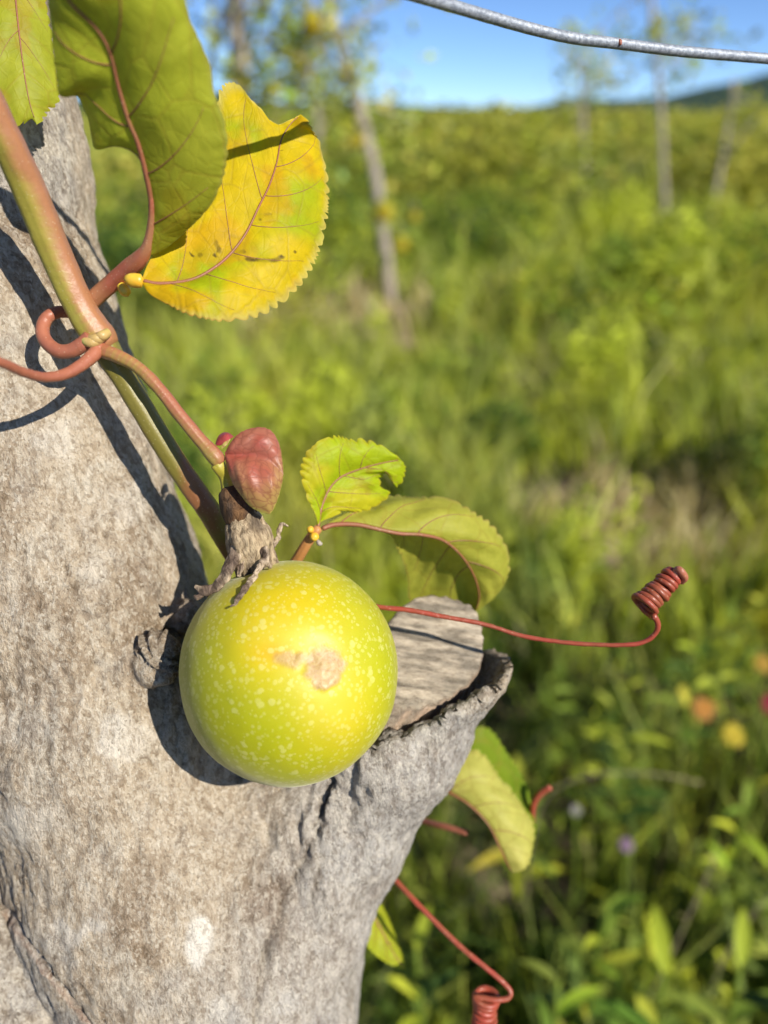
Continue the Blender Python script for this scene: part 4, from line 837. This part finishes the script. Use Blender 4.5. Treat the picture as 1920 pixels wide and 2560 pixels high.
# olive leaf curling over to the right
def paint_curl(V, px, py, U, Vv):
    n = fbm(V * 60, 3, 241); c = lerp(np.array([0.52, 0.49, 0.07]), np.array([0.46, 0.45, 0.06]), sstep(-0.3, 0.3, n)); c = lerp(c, np.array([0.52, 0.46, 0.12]), sstep(0.9, 1.0, -Vv) * 0.6)
    return lerp(c, np.array([0.36, 0.16, 0.06]), sstep(0.975, 1.0, np.abs(Vv)) * 0.7)
z5 = lambda L: [(700 + x / 1.565, 1050 + y / 1.565, d) for x, y, d in L]
leaf(z5([(155, 428, .236), (210, 408, .237), (300, 407, .238), (390, 426, .239), (470, 442, .241), (555, 447, .244), (640, 470, .249), (710, 530, .256), (760, 610, .264), (780, 690, .270), (765, 752, .274)]),
     z5([(155, 424, .236), (200, 402, .240), (260, 388, .246), (340, 348, .252), (430, 298, .256), (510, 304, .257), (600, 302, .256), (690, 326, .256), (770, 372, .257), (832, 418, .260), (872, 472, .263), (898, 545, .267), (886, 620, .270), (842, 690, .273), (765, 752, .274)]),
     z5([(155, 431, .236), (215, 412, .238), (300, 411, .239), (390, 431, .241), (432, 452, .246), (462, 500, .255), (485, 550, .263), (502, 620, .271), (512, 720, .279), (560, 760, .281), (630, 770, .280), (700, 765, .278), (765, 752, .274)]),
     'pale olive leaf curling down behind the sawn stub', nu=170, nv=30, bulge=(0.003, -0.003), serr=0.0014, teeth=28, rib=0.0008, nsec=5, wr=0.0008, seed=5, paint=paint_curl, pleat=0.0005)
# drooping folded leaf below the stub
def paint_droop(V, px, py, U, Vv):
    n = fbm(V * 50, 3, 251); a = lerp(np.array([0.68, 0.62, 0.16]), np.array([0.62, 0.58, 0.13]), sstep(-0.3, 0.3, n)); b = lerp(np.array([0.17, 0.26, 0.010]), np.array([0.22, 0.30, 0.014]), sstep(-0.3, 0.3, n))
    return lerp(a, b, sstep(-0.02, 0.05, Vv))
z7 = lambda L: [(860 + x / 1.565, 1700 + y / 1.565, d) for x, y, d in L]
leaf(z7([(300, 330, .308), (390, 425, .301), (480, 482, .297), (560, 562, .295), (610, 660, .295), (640, 725, .296), (660, 757, .297)]),
     z7([(300, 325, .309), (400, 270, .307), (480, 268, .306), (548, 296, .305), (602, 372, .304), (660, 442, .304), (704, 504, .304), (740, 566, .303), (738, 650, .301), (716, 725, .299), (660, 757, .297)]),
     z7([(300, 325, .310), (440, 230, .320), (535, 182, .324), (590, 212, .326), (640, 288, .326), (692, 370, .324), (722, 432, .321), (742, 540, .314), (748, 600, .309), (720, 700, .302), (660, 757, .297)]),
     'pale yellow-green leaf drooping folded below the stub', nu=120, nv=24, bulge=(0.004, -0.003), serr=0.0012, teeth=26, rib=0.0007, nsec=4, wr=0.0006, seed=6, paint=paint_droop, pleat=0.0004)
# small leaf tip showing past the trunk, low down
leaf(z7([(20, 790, .312), (90, 880, .310), (150, 990, .309), (200, 1080, .309), (240, 1134, .309)]),
     z7([(20, 790, .312), (20, 900, .304), (60, 990, .303), (100, 1050, .304), (150, 1095, .306), (205, 1124, .308), (240, 1134, .309)]),
     z7([(20, 790, .312), (90, 800, .315), (128, 850, .316), (165, 915, .316), (196, 990, .315), (222, 1065, .312), (240, 1134, .309)]), 'narrow lime leaf tip low down at the right side of the trunk',
     nu=100, nv=20, bulge=(0.001, 0.001), serr=0.0010, teeth=22, rib=0.0006, nsec=4, wr=0.0005, seed=7, paint=lambda V, px, py, U, Vv: lerp(np.array([0.48, 0.50, 0.03]), np.array([0.42, 0.46, 0.025]), sstep(-.3, .3, fbm(V * 60, 3, 261))))
# ---- side shoot behind the fruit
shoot = vstem('petiole', [(690, 1490, .252, .0017), (715, 1440, .246, .0017), (742, 1400, .241, .0017), (765, 1362, .238, .0017), (785, 1334, .2365, .0016), (797, 1320, .236, .0012)], 40, vine, (0.48, 0.22, 0.07), (0.45, 0.15, 0.06), -0.3, 0.3, 16, 153)
gland([(779, 1340, .2362, .0006), (784, 1341, .2350, .0013), (787, 1342, .2335, .0013), (788, 1342, .2330, .0009)], parent=shoot); gland([(780, 1332, .2362, .0005), (776, 1324, .235, .0011), (773, 1320, .2345, .0009)], parent=shoot)
gland([(793, 1350, .2365, .0004), (798, 1358, .2362, .0008), (805, 1360, .2365, .0004)], 'gland_scale', shoot, 'farbark')
# ---- tendrils
def tendril(pts, label, n=160, seg=12, mat='tendril', coil=None, noise=0.00014):
    A = np.array([np.append(C(*p[:3]), p[3]) for p in pts]); S = spline(A, n)
    if coil:
        a, b, r0, r1, turns, rr0, rr1, ph, sgn = coil; a, b = C(*a), C(*b); ax = (b - a) / np.linalg.norm(b - a); e1 = np.cross(ax, [0, 0, 1.0]); e1 /= np.linalg.norm(e1); e2 = np.cross(ax, e1)
        t = np.linspace(0, 1, int(turns * 40)); an = ph + sgn * 2 * np.pi * turns * t; wob = 1 + 0.07 * np.sin(t * 19) + 0.05 * np.sin(t * 47 + 1)
        rad = (r0 + (r1 - r0) * t ** 0.8) * wob + 0.0008 * np.exp(-t * 16)
        K = a + ax * ((t + 0.018 * np.sin(t * 33) + 0.01 * np.sin(t * 71)) * np.linalg.norm(b - a))[:, None] + rad[:, None] * (np.cos(an)[:, None] * e1 + np.sin(an)[:, None] * e2)
        K = np.column_stack((K, rr0 + (rr1 - rr0) * t))
        # a smooth hand-over from the straight run into the first turn
        j0, j1 = S[-1], K[0]; d0 = (S[-1, :3] - S[-4, :3]); d0 /= np.linalg.norm(d0); d1 = K[2, :3] - K[0, :3]; d1 /= np.linalg.norm(d1); q = np.linspace(0, 1, 16)[1:-1, None]; ln = np.linalg.norm(j1[:3] - j0[:3])
        H = (2 * q ** 3 - 3 * q ** 2 + 1) * j0[:3] + (q ** 3 - 2 * q ** 2 + q) * d0 * ln + (-2 * q ** 3 + 3 * q ** 2) * j1[:3] + (q ** 3 - q ** 2) * d1 * ln
        S = np.vstack((S, np.column_stack((H, j0[3] + (j1[3] - j0[3]) * q[:, 0])), K))
    V, F = tube(S[:, :3], S[:, 3], seg, noise=noise, nscale=700, seed=3)
    o = obj('tendril', make_mesh('tendril', toworld(V), F), MAT[mat], vine); o['label'] = label; return o
tendril([(820, 1490, .243, .0008), (900, 1507, .2395, .00075), (952, 1518, .238, .0008), (1020, 1525, .237, .0008), (1110, 1542, .2365, .00075), (1211, 1561, .236, .0007), (1307, 1590, .235, .0007), (1403, 1605, .233, .00068), (1499, 1612, .231, .00068), (1580, 1611, .229, .00068), (1620, 1600, .228, .00072), (1642, 1578, .227, .00078), (1644, 1558, .2262, .00082), (1636, 1540, .2255, .00085)],
        'long red tendril ending in a tight coil, over the sawn stub', coil=((1606, 1518, .2275), (1692, 1430, .229), .0034, .0023, 9.3, .00090, .00088, 0.5, -1))
tendril([(1686, 1446, .2265, .0009), (1692, 1424, .2262, .0010), (1702, 1428, .2252, .0011), (1712, 1444, .2262, .0010), (1704, 1456, .228, .0008)], 'curled brown tip of the long red tendril', 30, 12, 'pink')
tendril([(900, 2120, .300, .0010), (965, 2176, .290, .0010), (1052, 2268, .281, .0010), (1148, 2364, .274, .0010), (1218, 2422, .270, .00098), (1262, 2460, .268, .00098), (1277, 2482, .267, .00098), (1268, 2496, .2665, .00098), (1245, 2500, .266, .00098)],
        'thin red tendril with a coil hanging at the bottom edge', coil=((1215, 2484, .2685), (1204, 2640, .275), .0036, .0030, 11, .00105, .00095, 0.6, 1))
tendril([(226, 845, .2120, 0.00216), (205, 862, .2120, 0.00207), (180, 876, .2125, 0.00198), (146, 878, .2130, 0.00198), (117, 856, .2140, 0.00189), (106, 826, .2150, 0.00189), (117, 796, .2165, 0.00180), (145, 780, .2185, 0.00171), (180, 782, .2205, 0.00153)], 'thick coral pink tendril curled in a hook beside the node', 90, 16, 'pink')
tendril([(248, 862, .2135, 0.00211), (238, 882, .2115, 0.00194), (205, 912, .208, 0.00167), (163, 935, .204, 0.00150), (110, 943, .198, 0.00132), (54, 929, .190, 0.00123), (0, 906, .182, 0.00114), (-120, 880, .170, 0.00106), (-260, 960, .165, 0.00097)], 'pink tendril sweeping out past the left edge', 90, 14, 'pink')
tendril([(1010, 2030, .330, .0013), (1060, 2052, .322, .0013), (1110, 2066, .314, .0013), (1168, 2082, .308, .0012)], 'short pink shoot tip left of the drooping leaf', 40, 12, 'pink')
tendril([(1330, 2060, .318, .0010), (1334, 2012, .314, .0013), (1350, 1985, .312, .0014), (1375, 1968, .310, .0013)], 'stubby red tendril tip right of the drooping leaf', 40, 12, 'tendril')

# ================================================================== the fruit
FC = C(726, 1676, .2262); FR = 0.03165
fruit = thing('passion_fruit', toworld(FC + np.array([0, -FR, 0])), 'speckled yellow-green passion fruit with a tan scar, wedged in the tree fork', 'fruit')
u = np.linspace(0, np.pi, 190)[1:-1]; a = np.linspace(0, 2 * np.pi, 300, endpoint=False)
FAX = np.array([-0.34, 0.90, -0.10]); FAX /= np.linalg.norm(FAX); f1 = np.cross(FAX, [0, 0, 1.0]); f1 /= np.linalg.norm(f1); f2 = np.cross(FAX, f1)
D = np.cos(u)[:, None, None] * FAX + np.sin(u)[:, None, None] * (np.cos(a)[None, :, None] * f1 + np.sin(a)[None, :, None] * f2); D = np.concatenate((FAX[None], D.reshape(-1, 3), -FAX[None]))
ca = D @ FAX; rad = FR * (1 + 0.026 * ca ** 2 + 0.020 * fbm(D * 1.3, 2, 300) + 0.003 * fbm(D * 6, 2, 299) - 0.035 * np.exp(-((1 - ca) / 0.03)))
V = FC + D * rad[:, None]; px, py = pix(V); fr = D[:, 2] < 0.2
w3 = np.stack((px, py, px * 0), -1); wx = px + 20 * fbm(w3 * 0.03, 4, 301); wy = py + 20 * fbm(w3 * 0.03 + 31, 4, 302)
scar = sstep(1.2, 0.82, np.hypot((wx - 813) / 50, (wy - 1664) / 50)); scar = np.maximum(scar, 0.85 * sstep(1.25, 0.6, np.hypot((wx - 745) / 58, (wy - 1642 - 0.1 * (wx - 745)) / 20))); scar = np.maximum(scar, sstep(1.1, .8, np.hypot((wx - 808) / 26, (wy - 1712) / 26))) * fr
V = V + D * (0.00030 * scar + 0.0004 * scar * fbm(V * 330, 3, 303) - 0.0011 * np.exp(-(((px - 770) / 110) ** 2 + ((py - 1650) / 60) ** 2)) * fr)[:, None]
yel = np.clip(1.0 * np.exp(-(((px - 705) / 150) ** 2 + ((py - 1530) / 120) ** 2)) + 0.75 * np.exp(-(((px - 840) / 110) ** 2 + ((py - 1800) / 120) ** 2)) + 0.5 * np.exp(-(((px - 640) / 90) ** 2 + ((py - 1640) / 90) ** 2)) + 0.25 * fbm(V * 70, 3, 304), 0, 1) * fr
col = lerp(np.array([0.37, 0.375, 0.008]), np.array([0.55, 0.42, 0.008]), yel); col = lerp(col, np.array([0.56, 0.49, 0.06]), np.exp(-(((px - 735) / 100) ** 2 + ((py - 1585) / 45) ** 2)) * 0.55 * fr + np.exp(-(((px - 820) / 75) ** 2 + ((py - 1770) / 70) ** 2)) * 0.5 * fr)
col = lerp(col, np.array([0.58, 0.32, 0.01]), 0.7 * np.exp(-(((px - 690) / 45) ** 2 + ((py - 1632) / 26) ** 2)) * fr)
nu_, na_ = len(u), len(a); i = 1 + np.arange(nu_ - 1)[:, None] * na_; j = np.arange(na_)[None]; jn = (j + 1) % na_
F = [np.stack((i + j, i + na_ + j, i + na_ + jn, i + jn), -1).reshape(-1, 4), np.stack((np.zeros(na_, int), 1 + j[0], 1 + jn[0]), -1), np.stack((np.full(na_, len(V) - 1), 1 + (nu_ - 1) * na_ + jn[0], 1 + (nu_ - 1) * na_ + j[0]), -1)]
obj('peel', make_mesh('peel', toworld(V), F, True, {'Col': col, 'Scar': scar}), MAT['fruit'], fruit)
# stalk from the vine's node to the bract
vstem('stalk', [(246, 862, .2140, 0.00167), (262, 878, .2130, 0.00195), (290, 888, .2125, 0.00186), (344, 918, .2125, 0.00177), (398, 972, .2128, 0.00177), (452, 1041, .2132, 0.00186), (506, 1106, .2138, 0.00205), (538, 1142, .2142, 0.00233), (548, 1156, .2148, 0.00214)], 110, fruit, (0.33, 0.26, 0.055), (0.34, 0.12, 0.06), -0.5, 0.45, 18, 154, side=0.4)
z3 = lambda L: [(440 + x / 4.425, 1060 + y / 4.425, r[0] + 0.0130, *r[1:]) for x, y, *r in L]
vstem('neck', z3([(455, 440, .2015, .0021), (490, 490, .202, .0020), (530, 560, .2035, .0018), (560, 640, .2045, .0018), (590, 730, .2055, .0022)]), 40, fruit, (0.36, 0.38, 0.04), (0.38, 0.32, 0.04), -0.3, 0.3, 16, 155)
# dry calyx: brown cap and torn tan sheath
def cup(sections, name, cols, seed, noise, parent, ragged=0.0, seg=80, n=60, ribs=0.0):
    A = spline(np.array([np.append(C(*p[:3]), p[3]) for p in sections]), n); V, F = tube(A[:, :3], A[:, 3], seg, cap=False)
    V = V.reshape(n, seg, 3); cen = A[:, None, :3]; d = V - cen; L = np.linalg.norm(d, axis=2)[..., None]; d = d / L; an = np.linspace(0, 2 * np.pi, seg, endpoint=False)
    t = np.linspace(0, 1, n)[:, None]; k = noise * fbm(V * np.array([420, 160, 420]), 4, seed) + ribs * np.sin(an * 9 + 2 * np.sin(an * 2) + 2 * t)[..., ] * (0.3 + 0.7 * t)
    V = V + d * k[..., None]
    if ragged:
        ax = A[-1, :3] - A[-6, :3]; ax /= np.linalg.norm(ax); rg = ragged * fbm(np.stack((np.cos(an) * 3, np.sin(an) * 3, an * 0), -1), 3, seed + 4); V = V + ax * (rg[None, :, None] * (t ** 3)[..., None])
    V = V.reshape(-1, 3); c = lerp(np.array(cols[0]), np.array(cols[1]), sstep(-0.35, 0.35, fbm(V * np.array([300, 90, 300]), 3, seed + 1)))
    o = obj(name, make_mesh(name, toworld(V), F, True, {'Col': c}), MAT['dry'], parent); return o
calyx = cup(z3([(742, 1035, .2068, .0049), (752, 1060, .2068, .0051), (785, 1200, .2078, .0062), (820, 1340, .2088, .0063), (850, 1450, .2098, .0060), (880, 1560, .211, .0060), (900, 1620, .212, .0062)]), 'calyx', ((0.46, 0.35, 0.21), (0.15, 0.11, 0.07)), 320, 0.0010, fruit, 0.0045, ribs=0.00055)
cap = cup(z3([(520, 690, .2052, .0006), (548, 715, .2053, .0026), (595, 780, .2055, .0036), (650, 880, .206, .0044), (705, 970, .2064, .0049), (745, 1045, .2068, .0046), (750, 1060, .2068, .0030)]), 'calyx_cap', ((0.16, 0.08, 0.03), (0.075, 0.045, 0.025)), 330, 0.0004, fruit)
def strip(pts, label=None, w=0.0012):
    A = np.array([np.append(C(*p[:3]), p[3]) for p in pts]); S = spline(A, 46); V, F = tube(S[:, :3], S[:, 3], 14, flat=0.45, noise=0.0007, nscale=420, seed=int(pts[0][0]))
    V = V + 0.0004 * np.stack([fbm(V * 500, 2, 40 + k) for k in range(3)], -1)
    c = lerp(np.array([0.54, 0.42, 0.28]), np.array([0.16, 0.11, 0.075]), sstep(-0.3, 0.35, fbm(V * 260, 3, 9)))
    o = obj('sepal', make_mesh('sepal', toworld(V), F, True, {'Col': c}), MAT['dry'], calyx)
def strip_z(L): strip(z3(L))
strip_z([(680, 1360, .2045, .0018), (640, 1460, .2035, .0021), (585, 1580, .203, .0021), (530, 1690, .203, .0018), (470, 1770, .203, .0015), (390, 1830, .2035, .0013), (290, 1840, .204, .0012), (215, 1800, .2045, .0006)])
strip_z([(985, 1500, .2025, .0009), (930, 1570, .2010, .0008), (870, 1670, .1995, .0008), (790, 1780, .1962, .0010), (720, 1880, .1940, .0009), (670, 1980, .1922, .0007), (610, 2020, .1912, .0004)])
strip_z([(990, 1340, .2115, .0014), (1070, 1320, .2115, .0013), (1120, 1270, .2115, .0009), (1150, 1180, .2112, .0006), (1180, 1110, .211, .0006), (1215, 1120, .2105, .0007), (1240, 1130, .2105, .0003)])
strip_z([(720, 1480, .205, .0014), (710, 1580, .204, .0013), (700, 1680, .2035, .0008)])
strip_z([(960, 1380, .2042, .0014), (990, 1460, .2032, .0013), (1010, 1540, .2025, .0010), (1040, 1580, .203, .0005)])
strip_z([(300, 1840, .204, .0006), (270, 1900, .2042, .0005), (200, 1915, .2045, .0003)])
# red bracts
def paint_bract(V, px, py, U, Vv):
    n = fbm(V * 120, 3, 341); c = lerp(np.array([0.36, 0.07, 0.045]), np.array([0.36, 0.12, 0.07]), sstep(-0.3, 0.3, n))
    c = lerp(c, np.array([0.44, 0.31, 0.09]), sstep(1140, 1285, py + 0.35 * (px - 600) + 60 * n) * 0.85); c = lerp(c, np.array([0.50, 0.46, 0.08]), sstep(0.93, 1.0, Vv) * sstep(0.2, 0.5, U)); return c
leaf(z3([(545, 335, .2005), (640, 345, .2000), (760, 345, .1998), (880, 345, .1995), (1000, 385, .1992), (1100, 460, .1995), (1188, 560, .2000)]),
     z3([(540, 320, .2005), (600, 210, .2000), (690, 110, .2000), (800, 55, .2003), (940, 35, .2008), (1050, 75, .2012), (1120, 170, .2014), (1160, 300, .2012), (1180, 440, .2006), (1188, 560, .2000)]),
     z3([(540, 345, .2005), (550, 430, .2000), (590, 560, .1995), (640, 680, .1992), (720, 790, .1992), (800, 890, .1995), (880, 945, .1998), (960, 980, .2002), (1040, 990, .2006), (1100, 900, .2006), (1145, 770, .2005), (1175, 660, .2003), (1188, 560, .2000)]),
     None, nu=90, nv=26, bulge=(0.0026, 0.0040), serr=0.0002, teeth=14, rib=0.0003, nsec=4, wr=0.0006, seed=8, paint=paint_bract, pleat=0.0002, parent=fruit, veins=False, name='bract', mat='bract')
leaf(z3([(440, 230, .203), (500, 160, .203), (560, 110, .2035), (640, 140, .2045)]), z3([(435, 215, .204), (470, 130, .206), (530, 92, .207), (590, 100, .207), (640, 140, .2045)]), z3([(450, 240, .203), (500, 235, .202), (550, 195, .202), (600, 165, .203), (640, 140, .2045)]),
     None, nu=40, nv=12, bulge=(0.0006, 0.0006), serr=0.0, teeth=6, rib=0.0002, nsec=2, wr=0.0002, seed=9, paint=lambda V, px, py, U, Vv: np.tile((0.42, 0.05, 0.06), (len(V), 1)), pleat=0.0, parent=fruit, veins=False, name='bract', mat='bract')
leaf(z3([(500, 260, .2005), (540, 220, .2005), (600, 170, .2015)]), z3([(500, 255, .2005), (530, 205, .2007), (600, 165, .2015)]), z3([(505, 275, .2003), (560, 235, .2005), (600, 175, .2015)]), None, nu=30, nv=8, bulge=(0.0002, 0.0002), serr=0, teeth=4, rib=0.0002, nsec=2, wr=0.0001, seed=10,
     paint=lambda V, px, py, U, Vv: np.tile((0.42, 0.34, 0.08), (len(V), 1)), pleat=0.0, parent=fruit, veins=False, name='bract', mat='bract')
